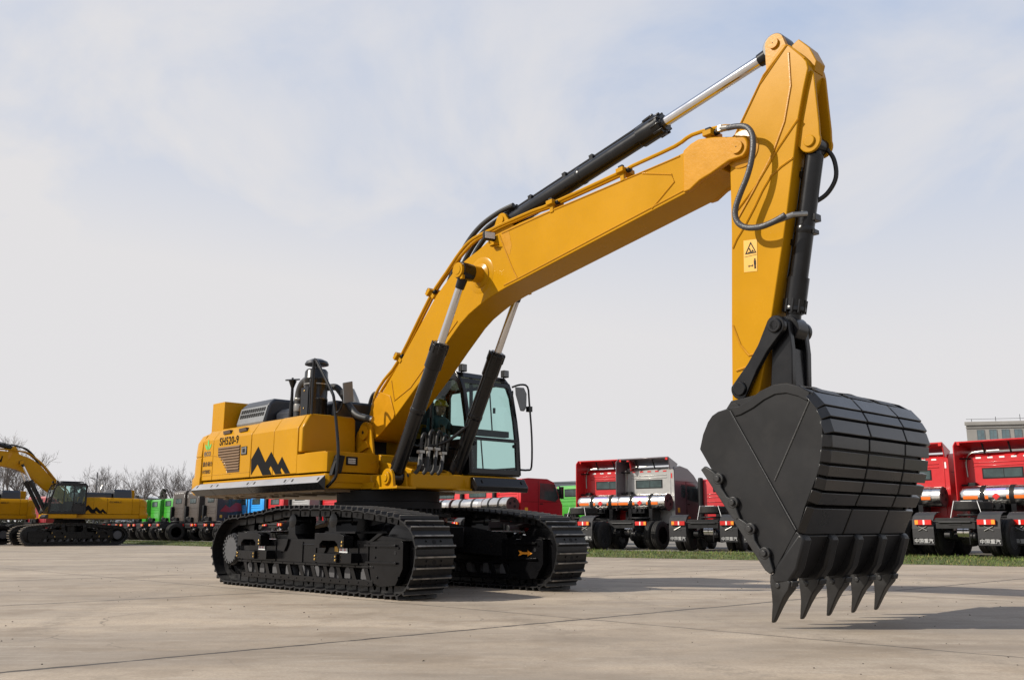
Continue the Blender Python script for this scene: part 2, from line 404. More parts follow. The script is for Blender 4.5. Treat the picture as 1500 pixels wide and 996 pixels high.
def cylinder_part(root, name, a, b, frac, rb, rr, lug=None, label=None):
    """hydraulic cylinder from pin a to pin b; barrel covers frac of the length"""
    a = Vector(a); b = Vector(b); d = (b-a).normalized(); L = (b-a).length
    m = MB(); g = a+d*L*frac
    m.cyl(a+d*.12, g-d*.30, rb, n=28)
    m.cyl(g-d*.36, g, rb*1.17, n=28)
    m.lathe([(rb*1.17, 0), (rb*1.22, .01), (rb*1.22, .05), (rb*.92, .06), (rb*.92, .09)], g-d*.02, d, 28)
    for i in range(10):
        an = 2*math.pi*i/10; u = d.cross(Vector((0, 1, 0))).normalized(); w = d.cross(u); off = (u*math.cos(an)+w*math.sin(an))*rb*1.14
        m.cyl(g+off-d*.1, g+off+d*.055, .018, n=6)
    m.lathe([(rb, 0), (rb*1.06, .02), (rb*1.06, .07), (rb, .09)], a+d*(L*frac*.50), d, 28)
    # base eye
    m.cyl(a+d*.16, a+d*.05, rb*.98, rb*.7, n=20)
    m.cyl(a-Vector((0, .12, 0)), a+Vector((0, .12, 0)), rb*.98, n=24)
    # supply line along the barrel
    side = d.cross(Vector((0, 1, 0))).normalized()
    if side.z < 0: side = -side
    q = side*(rb+.035)
    if name != 'boom_cylinder':
        m.tubes(smooth([a+d*.25+q*.9, a+d*.4+q, a+d*(L*frac-.5)+q, a+d*(L*frac-.28)+q*1.22, a+d*(L*frac-.1)+q*1.28], 4), .028, 8)
        for f in (.18, .42, .60): m.obox(a+d*(L*frac*f)+q*.93, (.07, .12, .09), (0, -math.atan2(d.z, d.x), 0))
    o = build(name, m, [BLK], root, bevel=.004, ang=30)
    r = MB(); r.cyl(g+d*.03, b-d*.1, rr, n=24)
    build('piston_rod', r, [CHR], o)
    e = MB(); e.cyl(b-Vector((0, .115, 0)), b+Vector((0, .115, 0)), rr*2.15, n=28); e.cyl(b-d*.28, b-d*.05, rr*1.15, rr*1.35, n=20)
    build('rod_eye', e, [BLK], o, bevel=.006)
    if label: o['label'] = label
    return o

def make_excavator(root, main=True):
    make_track(root, -1, main); tl = make_track(root, 1, main)
    if main:
        ar = MB(); x, z = 1.66, .575
        ar.prism([(1.70+(a-1.66)*.72, .575+(b-.575)*.8) for a, b in [(x, z+.055), (x+.07, z+.045), (x+.14, z+.02), (x+.30, z+.02), (x+.30, z+.06), (x+.44, z), (x+.30, z-.06), (x+.30, z-.02), (x+.14, z-.02), (x+.07, z-.045), (x, z-.055), (x+.05, z)]], 'y', 1.375-.261, 1.375-.258)
        build('travel_arrow', ar, [AMB], tl)
    # car body between the tracks
    m = MB(); m.prism(circ(-.38, 0, 1.02, 0, 360, 28)[:-1], 'z', .62, 1.18)
    for sx, x1, x2 in ((1, .1, 1.05), (-1, -.9, -1.75)):
        for s in (-1, 1):
            m.loft([(x1-.28, s*.5, .62), (x1+.28, s*.5, .62), (x1+.28, s*.5, 1.10), (x1-.28, s*.5, 1.10)], [(x2-.30, s*1.2, .5), (x2+.30, s*1.2, .5), (x2+.30, s*1.2, .88), (x2-.30, s*1.2, .88)])
    m.box(-1.75, 1.0, -.55, .55, .66, 1.0)
    build('car_body', m, [UND], root, bevel=.015)
    m = MB(); m.lathe([(.86, 0), (.86, .10), (.92, .11), (.92, .22), (.88, .23), (.88, .40)], (-.38, 0, 1.18), (0, 0, 1), 64)
    for i in range(40):
        a = 2*math.pi*i/40; m.cyl((-.38+.895*math.cos(a), .895*math.sin(a), 1.18), (-.38+.895*math.cos(a), .895*math.sin(a), 1.30), .022, n=6)
    m.lathe([(1.06, 0), (1.08, .02), (1.08, .06), (1.06, .07)], (-.38, 0, 1.14), (0, 0, 1), 48)
    build('slewing_ring', m, [BLKM], root)
    # deck: the yellow base the upper structure stands on
    m = MB()
    m.prism([(-4.5, -1.47), (-.10, -1.47), (-.03, -1.40), (-.03, -.62), (.30, -.45), (.86, -.45), (.86, .70), (.895, .73), (.90, 1.84), (.84, 1.90), (-.70, 1.90), (-.78, 1.5), (-4.5, 1.5)], 'z', 1.60, 1.845)
    build('deck', m, [YEL], root, bevel=.03, seg=3)
    m = MB(); m.box(-4.55, -.25, -1.38, 1.38, 1.555, 1.598)
    for k in range(7): m.box(-4.4+k*.62, -4.36+k*.62, -1.36, -.5, 1.535, 1.556)
    for x in (-3.9, -3.5, -2.2, -1.8): m.cyl((x, -1.25, 1.50), (x, -1.25, 1.56), .05, n=10)
    m.box(-4.2, -1.6, -1.3, -.9, 1.545, 1.5548)
    build('belly_plate', m, [UNDERS], root)
    # counterweight
    def cwo(inset, z, dx=0.):
        x0 = -5.0+inset*.6-dx; y = 1.52-inset; r = .34
        P = [(-4.50, -y)] + [(x0+r+r*math.cos(R(a)), -y+r+r*math.sin(R(a))) for a in (-90, -110, -130, -150, -165, -180)] + [(x0+r+r*math.cos(R(a)), y-r+r*math.sin(R(a))) for a in (180, 165, 150, 130, 110, 90)] + [(-4.50, y)]
        P = [(x - (.09*(1-(yy/1.5)**2) if x < -4.9 else 0), yy) for x, yy in P]
        return [(x, yy, z) for x, yy in P]
    L = [cwo(.02, 1.60, .06), cwo(-.01, 1.66, .09), cwo(-.01, 1.90, .09), cwo(.0, 1.955, .03), cwo(.0, 2.30), cwo(.012, 2.312), cwo(.012, 2.322), cwo(.0, 2.334), cwo(.02, 2.60), cwo(.09, 2.74), cwo(.24, 2.83)]
    m = MB(); n = len(L[0]); vs = [p for l in L for p in l]
    fs = [[i*n+j, i*n+(j+1) % n, (i+1)*n+(j+1) % n, (i+1)*n+j] for i in range(len(L)-1) for j in range(n)] + [list(range(n))[::-1], list(range((len(L)-1)*n, len(L)*n))]
    m.add(vs, fs); build('counterweight', m, [YEL], root, bevel=.012)
    # side panels and doors
    def panel(s, x0, x1, zt=2.87, zb=1.865):
        m = MB(); P = [(-1.5, zb), (-1.5, 2.63), (-1.475, 2.665), (-1.36, zt-.025), (-1.32, zt), (-.85, zt+.03), (-.85, zb)]
        if s > 0: P = [(-y, z) for y, z in P]
        m.prism(P, 'x', x0, x1); return m
    for s in (-1, 1):
        build('side_panel', panel(s, -4.49, -4.055, 2.84), [YEL], root, bevel=.014, seg=3)
        d = build('engine_door', panel(s, -4.045, -2.555, 2.85), [YEL], root, bevel=.014, seg=3)
        d2 = build('side_panel', panel(s, -2.535, -1.735, 2.865), [YEL], root, bevel=.014, seg=3)
        d3 = build('side_panel', panel(s, -1.728, -.93, 2.87), [YEL], root, bevel=.014, seg=3)
        yo = s*1.5
        def pr(o, P, e0=.002, e1=.005, mm=BLKM, name='emblem'):
            mb = MB(); a, b = sorted((yo+s*e0, yo+s*e1)); mb.prism(P, 'y', a, b); return build(name, mb, [DECAL if mm is BLKM else mm], o)
        logo = [(-2.49, 1.90), (-2.51, 2.18), (-2.27, 2.395), (-1.99, 2.10), (-1.80, 2.275), (-1.545, 2.04), (-1.42, 2.17), (-1.13, 1.88), (-1.30, 1.88), (-1.43, 1.99), (-1.455, 1.945), (-1.40, 1.88), (-1.62, 1.88), (-1.80, 2.035), (-1.85, 1.985), (-1.75, 1.88), (-2.07, 1.88), (-2.27, 2.085)]
        if s > 0: logo = [(-(x+1.8)-1.8-.1, z+.02) for x, z in logo]
        pr(d2, logo, name='mountain_emblem')
        if s < 0:
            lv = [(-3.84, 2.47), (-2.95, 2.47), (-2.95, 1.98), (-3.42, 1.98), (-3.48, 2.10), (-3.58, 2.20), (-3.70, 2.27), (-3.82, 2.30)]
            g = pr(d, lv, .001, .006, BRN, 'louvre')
            sl = MB()
            for k in range(9):
                z = 2.02+k*.051; xl = -3.83 if z > 2.30 else (-3.43-(z-1.98)*1.1 if z < 2.2 else -3.68-(z-2.2)*1.4)
                sl.prism([(-1.508, z), (-1.522, z+.012), (-1.508, z+.040)], 'x', xl+.02, -2.965)
            build('louvre_slat', sl, [mat_slat_shade], g)
            lip = MB(); lip.tubes([(-4.04, -1.503, 2.33), (-3.86, -1.503, 2.31), (-3.70, -1.503, 2.26), (-3.57, -1.503, 2.19), (-3.47, -1.503, 2.09), (-3.42, -1.503, 1.97), (-3.30, -1.503, 1.955)], .008, 6)
            lip.tubes([(-4.48, -1.5, 2.33), (-4.06, -1.5, 2.335)], .006, 6)
            lip.tubes([(-4.48, -1.5, 1.96), (-2.56, -1.5, 1.96)], .006, 6)
            build('pressed_crease', lip, [YEL], d)
            hd = MB(); hd.box(-2.90, -2.69, -1.512, -1.498, 2.28, 2.43, 0); hd.box(-2.885, -2.705, -1.516, -1.51, 2.295, 2.415, 1); hd.box(-2.83, -2.76, -1.524, -1.515, 2.32, 2.39, 0)
            build('door_latch', hd, [BLKM, STEEL], d, bevel=.004)
            text('model_lettering', 'SH520-9', .205, M_right(-3.80, -1.503, 2.51), DECAL, d, sx=.98, bold=.0035, space=1.1)
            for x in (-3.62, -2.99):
                mb = MB(); mb.prism([(x-.13, 2.715), (x+.16, 2.725), (x+.11, 2.79), (x-.15, 2.78)], 'y', -1.46, -1.385); mb2 = build('recess_shade_block', mb, [BRN], d)  # dark brown block paints the shade of a recess
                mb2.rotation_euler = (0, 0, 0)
            lf = MB()
            def leaf(c, an, ln, w):
                P = []
                for k in range(9):
                    t = k/8; P.append((t*ln, w*math.sin(math.pi*t)**.8))
                P += [(t*ln, -w*math.sin(math.pi*t)**.8) for t in [k/8 for k in range(7, 0, -1)]]
                ca, sa = math.cos(an), math.sin(an)
                lf.prism([(c[0]+x*ca-z*sa, c[1]+x*sa+z*ca) for x, z in P], 'y', -1.505, -1.502)
            leaf((-4.27, 2.47), R(90), .19, .035); leaf((-4.26, 2.45), R(42), .17, .03); leaf((-4.28, 2.45), R(138), .17, .03)
            sp = [o for o in root.children if o.name.startswith('side_panel')][-3] if False else None
            build('leaf_emblem', lf, [LGRN], d)
            text('eco_lettering', 'eco', .19, M_right(-4.435, -1.503, 2.335), mat_slat2, d, sx=1.0, bold=.003)
            text('chinese_lettering', '混合动力', .098, M_right(-4.46, -1.503, 2.145), BRN, d, bold=.002)
            text('hybrid_lettering', 'HYBRID', .10, M_right(-4.46, -1.503, 2.0), BRN, d, sx=.93, bold=.001)
        else:
            text('model_lettering', 'GC480LC', .15, M_left(-2.65, 1.503, 2.55), BLKM, d, sx=1.15, bold=.003)
            if not main:
                pr(d, [(-2.9, 2.80), (-2.7, 2.80), (-2.7, 2.83), (-2.9, 2.83)], name='recess_shade_block'); 
    # central engine block behind the boom well
    m = MB(); m.box(-4.49, -.93, -.86, .86, 1.85, 2.84)
    build('engine_bay', m, [NAVY], root)
    # fuel tank (right front of the upper body) and stepped tool box below it
    m = MB()
    m.prism([(-1.49, 2.215), (-1.49, 2.62), (-1.36, 2.85), (-1.30, 2.875), (-.50, 2.875), (-.44, 2.83), (-.42, 2.24), (-.46, 2.215)], 'x', -.925, -.87)
    tk = build('fuel_tank', m, [YEL], root, bevel=.03, seg=4)
    m = MB(); m.prism([(-1.49, 2.215), (-1.49, 2.62), (-1.36, 2.85), (-1.30, 2.875), (-.50, 2.875), (-.44, 2.83), (-.42, 2.24), (-.46, 2.215)], 'x', -.928, -.80)
    tk.data = m.mesh('fuel_tank', [YEL])
    m = MB()
    m.prism([(-.925, -1.5), (-.16, -1.5), (-.05, -1.46), (-.03, -1.38), (-.03, -.55), (-.10, -.42), (-.925, -.38)], 'z', 1.865, 2.18)
    m.prism([(-.80, -1.44), (-.14, -1.44), (-.10, -1.38), (-.10, -.50), (-.80, -.46)], 'z', 2.18, 2.20)
    m.box(-.036, -.012, -1.34, -.66, 1.70, 1.72); m.tubes([(-.028, -.62, 2.02), (-.028, -.50, 2.10), (-.028, -.46, 1.98), (-.028, -.52, 1.90)], .006, 5)
    tb = build('tool_box', m, [YEL], root, bevel=.03, seg=4)
    m = MB(); m.box(-.03, -.012, -1.12, -.90, 1.98, 2.12); m2 = build('work_lamp', m, [BLKM], tb, bevel=.02)
    m = MB(); m.box(-.014, -.004, -1.09, -.95, 2.005, 2.09)
    for z in (2.03, 2.06): m.box(-.004, .0, -1.09, -.92, z, z+.008, 1)
    build('lamp_lens', m, [LENS, BLKM], m2)
    # lower side guard
    for s in (-1,):
        x0, x1 = (-4.62, -.02)
        m = MB()
        cuts = [x0, -3.78, -2.36, -1.06, x1]
        for k in range(4):
            a, b = cuts[k]+.006, cuts[k+1]-.006
            top = [(s*1.505, 1.80), (s*1.512, 1.80), (s*1.642, 1.685), (s*1.63, 1.68)]
            m.prism(top, 'x', a, b, 0)
            m.prism([(s*1.628, 1.683), (s*1.640, 1.679), (s*1.515, 1.575), (s*1.505, 1.58)], 'x', a, b, 1)  # downward face drawn black, its shade put into the colour
            for xx in (a+.09, b-.14):
                m.add([(xx, s*1.545, 1.7725), (xx+.05, s*1.545, 1.7725), (xx+.09, s*1.60, 1.7238), (xx+.04, s*1.60, 1.7238)], [[0, 1, 2, 3]], 2)
        m.prism([(s*1.505, 1.80), (s*1.642, 1.683), (s*1.505, 1.577)], 'x', x1-.006, x1+.004, 1)
        m.prism([(s*1.505, 1.80), (s*1.642, 1.683), (s*1.505, 1.577)], 'x', x0+.002, x0+.008, 1)
        build('side_guard', m, [GRD, BLK, BLKM], root, ang=20)
    # dark engine hood with vents and the yellow box at the tail
    m = MB()
    m.prism([(-.98, 2.84), (-1.02, 2.95), (-.92, 3.30), (-.80, 3.40), (.80, 3.40), (.95, 3.28), (1.05, 2.84)], 'x', -4.12, -3.02)
    m.prism([(-.80, 2.84), (-.80, 3.10), (-.70, 3.18), (.70, 3.18), (.8, 3.1), (.8, 2.84)], 'x', -3.0, -1.0)
    hd = build('hood', m, [NAVY], root, bevel=.05, seg=4)
    m = MB()
    for r in range(2):
        for k in range(11):
            x = -4.04+k*.088; z = 3.07+r*.095; y = -1.032+(z-2.95)*.2857
            m.loft([(x, y-.003, z), (x+.055, y-.003, z), (x+.055, y+.014, z+.07), (x, y+.014, z+.07)], [(x, y+.004, z), (x+.055, y+.004, z), (x+.055, y+.021, z+.07), (x, y+.021, z+.07)])
    build('hood_vent', m, [BLKM], hd)
    m = MB(); m.prism([(-.984, 2.86), (-1.024, 2.955), (-.935, 3.27), (-.93, 3.27), (-1.018, 2.955), (-.975, 2.86)], 'x', -4.10, -3.05); build('hood_sunlit_plate', m, [mat_cover2], hd)  # paler plate puts the sunlight on the hood's side into its colour
    m = MB(); m.box(-4.78, -4.26, -1.22, -.55, 2.78, 3.42); build('tail_box', m, [YEL], root, bevel=.012)
    # air cleaner, precleaner, pipes
    m = MB(); cx, cy = -1.18, -1.04
    m.lathe([(.20, 0), (.205, .02), (.205, .26), (.212, .27), (.212, .30), (.205, .31), (.205, .62), (.212, .63), (.212, .66), (.205, .67), (.20, .78), (.17, .82), (.085, .83), (.08, .92)], (cx, cy, 2.88), (0, 0, 1), 36)
    ac = build('air_cleaner', m, [BLK], root)
    m = MB(); m.lathe([(.17, 0), (.205, .01), (.21, .03), (.185, .075), (.10, .115), (.001, .125)], (cx, cy, 3.77), (0, 0, 1), 36); build('rain_cap', m, [NAVY], ac)
    m = MB()
    for z in (3.16, 3.42): m.lathe([(.206, 0), (.212, .004), (.212, .022), (.206, .026)], (cx, cy, z), (0, 0, 1), 36)
    build('clamp_band', m, [STEEL], ac)
    m = MB()
    for k, z in ((0, 3.36), (0, 3.26), (1, 3.47)):
        for a in range(-150, -110, 8):
            m.obox((cx+.2085*math.cos(R(a)), cy+.2085*math.sin(R(a)), z), (.004, .018, .014 if not k else .13), (0, 0, R(a)))
    build('cleaner_label', m, [WHT], ac)
    m = MB(); m.box(cx-.10, cx+.14, cy-.235, cy-.205, 2.86, 3.36); m.box(cx+.14, cx+.18, cy-.22, cy, 2.86, 3.5)
    for z in (3.0, 3.3): m.cyl((cx+.02, cy-.235, z), (cx+.02, cy-.247, z), .014, n=8, mi=1)
    build('mounting_bracket', m, [BLK, BRASS], ac, bevel=.005)
    m = MB(); m.cyl((cx-.12, cy-.12, 2.86), (cx-.12, cy-.12, 3.06), .09, n=16); build('pedestal', m, [YEL], ac, bevel=.01)
    m = MB(); m.hose([(-1.80, -1.0, 2.86), (-1.80, -1.0, 3.16), (-1.77, -1.0, 3.38), (-1.62, -1.01, 3.52), (-1.32, -1.03, 3.56)], .085, 14)
    ep = build('intake_elbow', m, [RUB], root); m = MB(); m.lathe([(.092, 0), (.094, .01), (.094, .12), (.092, .13)], (-1.80, -1.0, 3.02), (0, 0, 1), 20); m.lathe([(.09, 0), (.093, .01), (.093, .03), (.09, .04)], (-1.80, -1.0, 3.22), (0, 0, 1), 20); build('hose_clamp', m, [STEEL], ep)
    m = MB(); m.tubes([(-2.0, -1.05, 2.84), (-1.98, -1.05, 3.0), (-1.97, -1.05, 3.3), (-1.97, -1.05, 3.52)], [.055, .045, .028, .026], 10); m.lathe([(.026, 0), (.07, .12), (.075, .13)], (-1.97, -1.05, 3.46), (0, 0, 1), 14)
    m.lathe([(.13, 0), (.135, .01), (.13, .025), (.02, .03), (.018, .05)], (-1.97, -1.05, 3.60), (.12, -.18, 1), 24)
    build('spare_mirror', m, [BLK], root)
    m = MB(); m.tubes(smooth([(-2.36, .6, 2.8), (-2.36, .6, 3.25), (-2.36, .58, 3.38), (-2.46, .52, 3.62)], 4), .075, 14); build('exhaust_pipe', m, [STEEL], root)
    m = MB(); m.hose([(-1.40, -.75, 3.42), (-1.22, -.62, 3.44), (-1.05, -.60, 3.32), (-.80, -.60, 3.08), (-.55, -.58, 2.88), (-.30, -.48, 2.80)], .06, 12)
    hs = build('intake_hose', m, [RUB], root); m = MB(); m.cyl((-.50, -.565, 2.86), (-.26, -.46, 2.79), .055, n=12); build('hose_fitting', m, [STEEL], hs)
    for i, y in enumerate((.02, .16, .30)):
        m = MB(); m.hose([(-1.12, y, 2.75), (-1.10, y, 3.05), (-1.0, y, 3.30), (-.86, y, 3.36), (-.74, y, 3.25), (-.68, y, 3.05)], .034, 10); build('boom_hose', m, [RUB], root)
    # handrail and mirror at the right front
    m = MB(); m.tubes(smooth([(-.78, -1.34, 2.86), (-.78, -1.34, 3.70), (-.74, -1.34, 3.78), (-.64, -1.34, 3.70), (-.20, -1.34, 3.20), (-.10, -1.34, 3.02), (.02, -1.34, 2.5), (.09, -1.35, 2.2), (.10, -1.36, 1.97), (.09, -1.38, 1.78), (.02, -1.42, 1.68), (-.06, -1.44, 1.62)], 3), .026, 10)
    hr = build('handrail', m, [BLK], root)
    m = MB(); m.prism([(-1.44, 1.80), (-1.26, 1.84), (-1.20, 2.12), (-1.34, 2.13)], 'x', -.026, .07); m.box(-.0, .10, -1.37, -1.30, 1.86, 2.08); build('rail_foot', m, [BLKM], hr, bevel=.006)
    m = MB(); m.obox((.24, -1.30, 3.13), (.022, .25, .33), (R(14), R(4), R(20))); mi_ = build('mirror', m, [mat_cover2], hr, bevel=.008)
    m = MB(); m.tubes(smooth([(-.02, -1.34, 2.82), (.06, -1.34, 2.84), (.13, -1.33, 2.95), (.18, -1.32, 3.10)], 4), .014, 8); m.obox((.18, -1.33, 3.13), (.09, .09, .09)); build('mirror_arm', m, [BLK], hr)
    # centre frame plates, boom foot lugs, boom cylinder lugs
    m = MB()
    pl = [(-1.1, 1.84), (-1.0, 2.35), (-.86, 2.62)] + circ(-.62, 2.60, .19, 160, 10, 8) + [(-.34, 2.15), (-.05, 2.06), (.45, 1.98), (.80, 1.90), (.84, 1.84)]
    for s in (-1, 1): m.prism(pl, 'y', s*.32, s*.37)
    m.box(-.9, .84, -.32, .32, 1.84, 1.87)
    m.prism([(-.3, 1.86), (.0, 1.86), (-.2, 2.2), (-.3, 2.2)], 'y', -.32, .32)
    cf = build('centre_frame', m, [YEL], root, bevel=.012)
    for s in (-1, 1):
        m = MB(); m.cyl((-.62, s*.36, 2.60), (-.62, s*.41, 2.60), .13, n=24); m.cyl((-.62, s*.41, 2.60), (-.62, s*.415, 2.60), .03, n=10, mi=1); m.prism([(-.75, 2.33), (-.50, 2.45), (-.45, 2.33), (-.72, 2.25)], 'y', s*.36, s*.42)
        build('foot_pin', m, [YEL, BLKM], cf, bevel=.008)
    for s in (-1, 1):
        m = MB()
        for y0, y1 in ((.45, .50), (.71, .76)):
            a, b = sorted((s*y0, s*y1)); m.prism([(.30, 1.60)] + [(.34, 1.80)] + circ(.62, 1.76, .155, 160, 0, 8) + [(.80, 1.62)], 'y', a, b)
        m.box(.25, .95, min(s*.42, s*.80), max(s*.42, s*.80), 1.585, 1.62)
        a = s*.76; m.cyl((.62, a, 1.76), (.62, a+s*.035, 1.76), .105, n=24); m.cyl((.62, a+s*.035, 1.76), (.62, a+s*.05, 1.76), .06, n=20)
        m.box(-.1, .3, min(s*.42, s*.80), max(s*.42, s*.80), 1.60, 1.70)
        build('cylinder_lug', m, [YEL], root, bevel=.01)
    # swivel block and short hoses with fittings between the boom cylinders
    m = MB(); m.box(.55, .75, -.12, .25, 1.86, 2.0); m.cyl((.5, .1, 1.9), (.5, .1, 2.12), .12, n=18); m.prism([(.2, 2.0), (.5, 2.05), (.3, 2.15)], 'y', -.4, .1)
    m.tubes([(.66, -.45, 2.30), (.66, .62, 2.30)], .022, 8); m.tubes(smooth([(.66, .05, 2.3), (.9, .3, 2.42), (1.2, .58, 2.75)], 4), .03, 8)
    build('valve_block', m, [BLK], root, bevel=.01)
    for i, y in enumerate((-.24, -.08, .08, .22)):
        m = MB(); zt = 2.12+(.06 if i in (1, 2) else 0)
        m.hose([(.60, y-.34, 1.84), (.78, y-.18, 1.80), (.86, y-.08, 1.90), (.82, y-.02, zt-.06)], .032, 10)
        m.hose([(.80, y+.015, zt+.12), (.80, y+.03, zt+.30), (.78, y+.10, zt+.38), (.74, y+.18, zt+.30), (.70, y+.18, zt+.12)], .024, 8)
        h = build('swivel_hose', m, [RUB], root)
        m = MB(); m.tubes([(.82, y-.02, zt-.10), (.805, y+.01, zt+.05)], .033, 10); m.obox((.803, y+.012, zt+.075), (.09, .11, .05)); build('hose_fitting', m, [STEEL], h, bevel=.004)
    make_cab(root, main)
    # boom
    m = MB()
    B = [(-.46, 3.17), (-.60, 2.95), (-.64, 2.74), (-.59, 2.56), (-.48, 2.47), (-.30, 2.55), (.107, 2.811), (.876, 3.399), (1.40, 3.83), (1.816, 4.158), (2.02, 4.28), (2.245, 4.374), (2.46, 4.455), (2.705, 4.515), (2.93, 4.565), (3.177, 4.605), (6.359, 5.172), (6.52, 5.26), (6.80, 5.34), (6.80, 5.70), (6.50, 5.79), (6.30, 5.715), (5.63, 5.648), (3.90, 5.556), (3.2, 5.515), (2.78, 5.465), (2.5, 5.395), (2.235, 5.29), (2.0, 5.22), (1.80, 5.143), (1.60, 5.035), (1.415, 4.904), (1.19, 4.743), (.285, 3.81), (-.296, 3.26)]
    m.prism(B, 'y', -.27, .27)
    b = build('boom', m, [YEL], root, bevel=.012, seg=2)
    m = MB()
    ft = [(-.46, 3.18), (-.61, 2.95), (-.65, 2.74), (-.60, 2.55), (-.48, 2.46), (-.28, 2.55), (.10, 2.80), (.13, 2.87), (-.02, 3.20), (-.30, 3.29)]
    for s in (-1, 1): m.prism(ft, 'y', s*.268, s*.288)
    m.cyl((-.62, -.31, 2.62), (-.62, .31, 2.62), .16, n=24)
    build('boom_foot', m, [YCAST], b, bevel=.02, seg=3)
    m = MB()
    hdp = [(6.26, 5.16), (6.36, 5.165), (6.52, 5.25), (6.69, 5.29), (6.85, 5.345), (6.96, 5.38)] + circ(7.075, 5.513, .155, -60, 100, 12) + [(6.76, 5.755), (6.52, 5.80), (6.40, 5.775), (6.28, 5.715)]
    for s in (-1, 1): m.prism(hdp, 'y', s*.235, s*.315)
    build('boom_head', m, [YCAST], b, bevel=.018, seg=3)
    for s in (-1, 1):
        m = MB(); m.cyl((7.085, s*.30, 5.515), (7.085, s*.345, 5.515), .082, n=24); m.cyl((7.085, s*.345, 5.515), (7.085, s*.347, 5.515), .008, n=8, mi=1)
        build('boom_pin', m, [YCAST, BLKM], b, bevel=.006)
    # raised plate edges, weld beads
    for s in (-1, 1):
        m = MB(); y = s*.271
        for P in ([(5.58, 5.62), (6.06, 5.47), (6.10, 5.36), (5.72, 5.09)], [(6.28, 5.70), (6.30, 5.18)], [(2.74, 5.43), (3.02, 4.86), (3.14, 4.66)], [(2.85, 4.60), (3.25, 4.665), (6.26, 5.205)], [(-.30, 3.27), (-.03, 3.18), (.11, 2.86)], [(.0, 3.45), (.10, 3.10), (.55, 3.28), (1.75, 4.22)], [(2.8, 5.44), (3.9, 5.53), (6.2, 5.68)]):
            m.tubes([(x, y, z) for x, z in P], .012, 6)
        m.prism([(2.78, 5.42), (2.96, 5.44), (3.02, 5.20), (2.98, 5.06), (2.90, 5.10)], 'y', s*.2695, s*.272)
        build('weld_seam', m, [YGL], b)
    for s in (-1, 1):
        m = MB(); m.lathe([(.30, 0), (.28, .008), (.20, .012), (.19, .03), (.13, .05), (.125, .22)], (2.32, s*.268, 4.86), (0, s, 0), 36)
        build('pin_boss', m, [YEL], b)
    for s in (-1, 1):
        m = MB(); m.cyl((2.32, s*.71, 4.86), (2.32, s*.76, 4.86), .118, n=28); m.cyl((2.32, s*.76, 4.86), (2.32, s*.768, 4.86), .075, n=24); m.box(2.36, 2.42, min(s*.69, s*.74), max(s*.69, s*.74), 4.71, 4.78)
        build('pin_cap', m, [YEL], b, bevel=.006)
    # arm cylinder lug on top
    m = MB()
    for s in (-1, 1): m.prism([(2.35, 5.30)] + circ(2.68, 5.70, .12, 150, 20, 8) + [(3.02, 5.47)], 'y', s*.13, s*.18)
    for s in (-1, 1): m.cyl((2.68, s*.18, 5.70), (2.68, s*.20, 5.70), .07, n=20)
    build('cylinder_lug', m, [YEL], b, bevel=.01)
    # hydraulic lines
    pipe = [(-.61, 2.95), (-.52, 3.22), (-.27, 3.46), (.14, 3.75), (.96, 4.69), (1.41, 5.06), (1.77, 5.34), (2.08, 5.48), (2.52, 5.53), (2.76, 5.555), (3.43, 5.60), (3.84, 5.61), (5.18, 5.72), (5.40, 5.75), (6.10, 5.81), (6.38, 5.88), (6.80, 5.85), (6.95, 5.81)]
    for k, (dy, dz) in enumerate(((-.235, 0), (-.155, .0), (.155, 0), (.235, 0))):
        m = MB(); m.tubes(smooth([(x, dy, z+.045+(.05 if 2 < i < 6 and k in (1, 2) else 0)) for i, (x, z) in enumerate(pipe if k == 0 else pipe[:13])], 3), .027, 8)
        build('boom_pipe', m, [YEL], b)
    for x, z, an in ((1.06, 4.79, 44), (.19, 3.82, 44), (3.88, 5.60, 3), (5.23, 5.71, 5), (6.66, 5.79, 0)):
        m = MB(); a = R(an); u = Vector((math.cos(a), 0, math.sin(a))); w = Vector((-math.sin(a), 0, math.cos(a)))
        m.obox(Vector((x, -.20, z))+w*.05, (.13, .26, .07), (0, -a, 0)); m.obox(Vector((x, -.26, z))-w*.03, (.07, .05, .14), (0, -a, 0))
        for dy in (-.10, -.28): m.obox(Vector((x, dy, z))+w*.10, (.08, .05, .05), (0, -a, 0), 1)
        m.cyl(Vector((x+.06, -.235, z))+w*.045, Vector((x+.12, -.235, z))+w*.05, .036, n=10, mi=1)
        build('pipe_clamp', m, [YEL, BLKM], b, bevel=.008)
    m = MB(); c = Vector((2.60, -.36, 5.42))
    m.obox(c, (.09, .19, .13), (0, 0, R(-20)))
    lp = build('work_lamp', m, [BLKM], b, bevel=.012); m = MB(); m.obox(c+Vector((.044, -.018, 0)), (.012, .16, .10), (0, 0, R(-20))); build('lamp_lens', m, [LENS], lp)
    m = MB(); m.tubes(smooth([c+Vector((0, 0, -.07)), c+Vector((.02, .02, -.16)), (2.74, -.30, 5.24), (2.80, -.27, 5.22)], 3), .012, 6); m.box(2.62, 2.72, -.37, -.27, 5.26, 5.30); build('lamp_bracket', m, [YEL], lp)
    for i, y in enumerate((-.12, .02, .14)):
        m = MB(); m.hose([(1.25, y, 4.80), (1.45, y, 5.15), (1.75, y, 5.50), (2.10, y, 5.74), (2.5, y*.8, 5.88-.03*i), (2.85, y*.6, 5.93)], .042, 10); build('boom_hose', m, [RUB], b)
    # boom cylinders
    for s in (-1, 1):
        cylinder_part(root, 'boom_cylinder', (.62, s*.605, 1.77), (2.32, s*.60, 4.86), .645, .118, .063)
    cylinder_part(root, 'arm_cylinder', (2.68, 0, 5.70), (7.54, 0, 6.755), .625, .128, .072)
    # stick
    m = MB(); W = .215
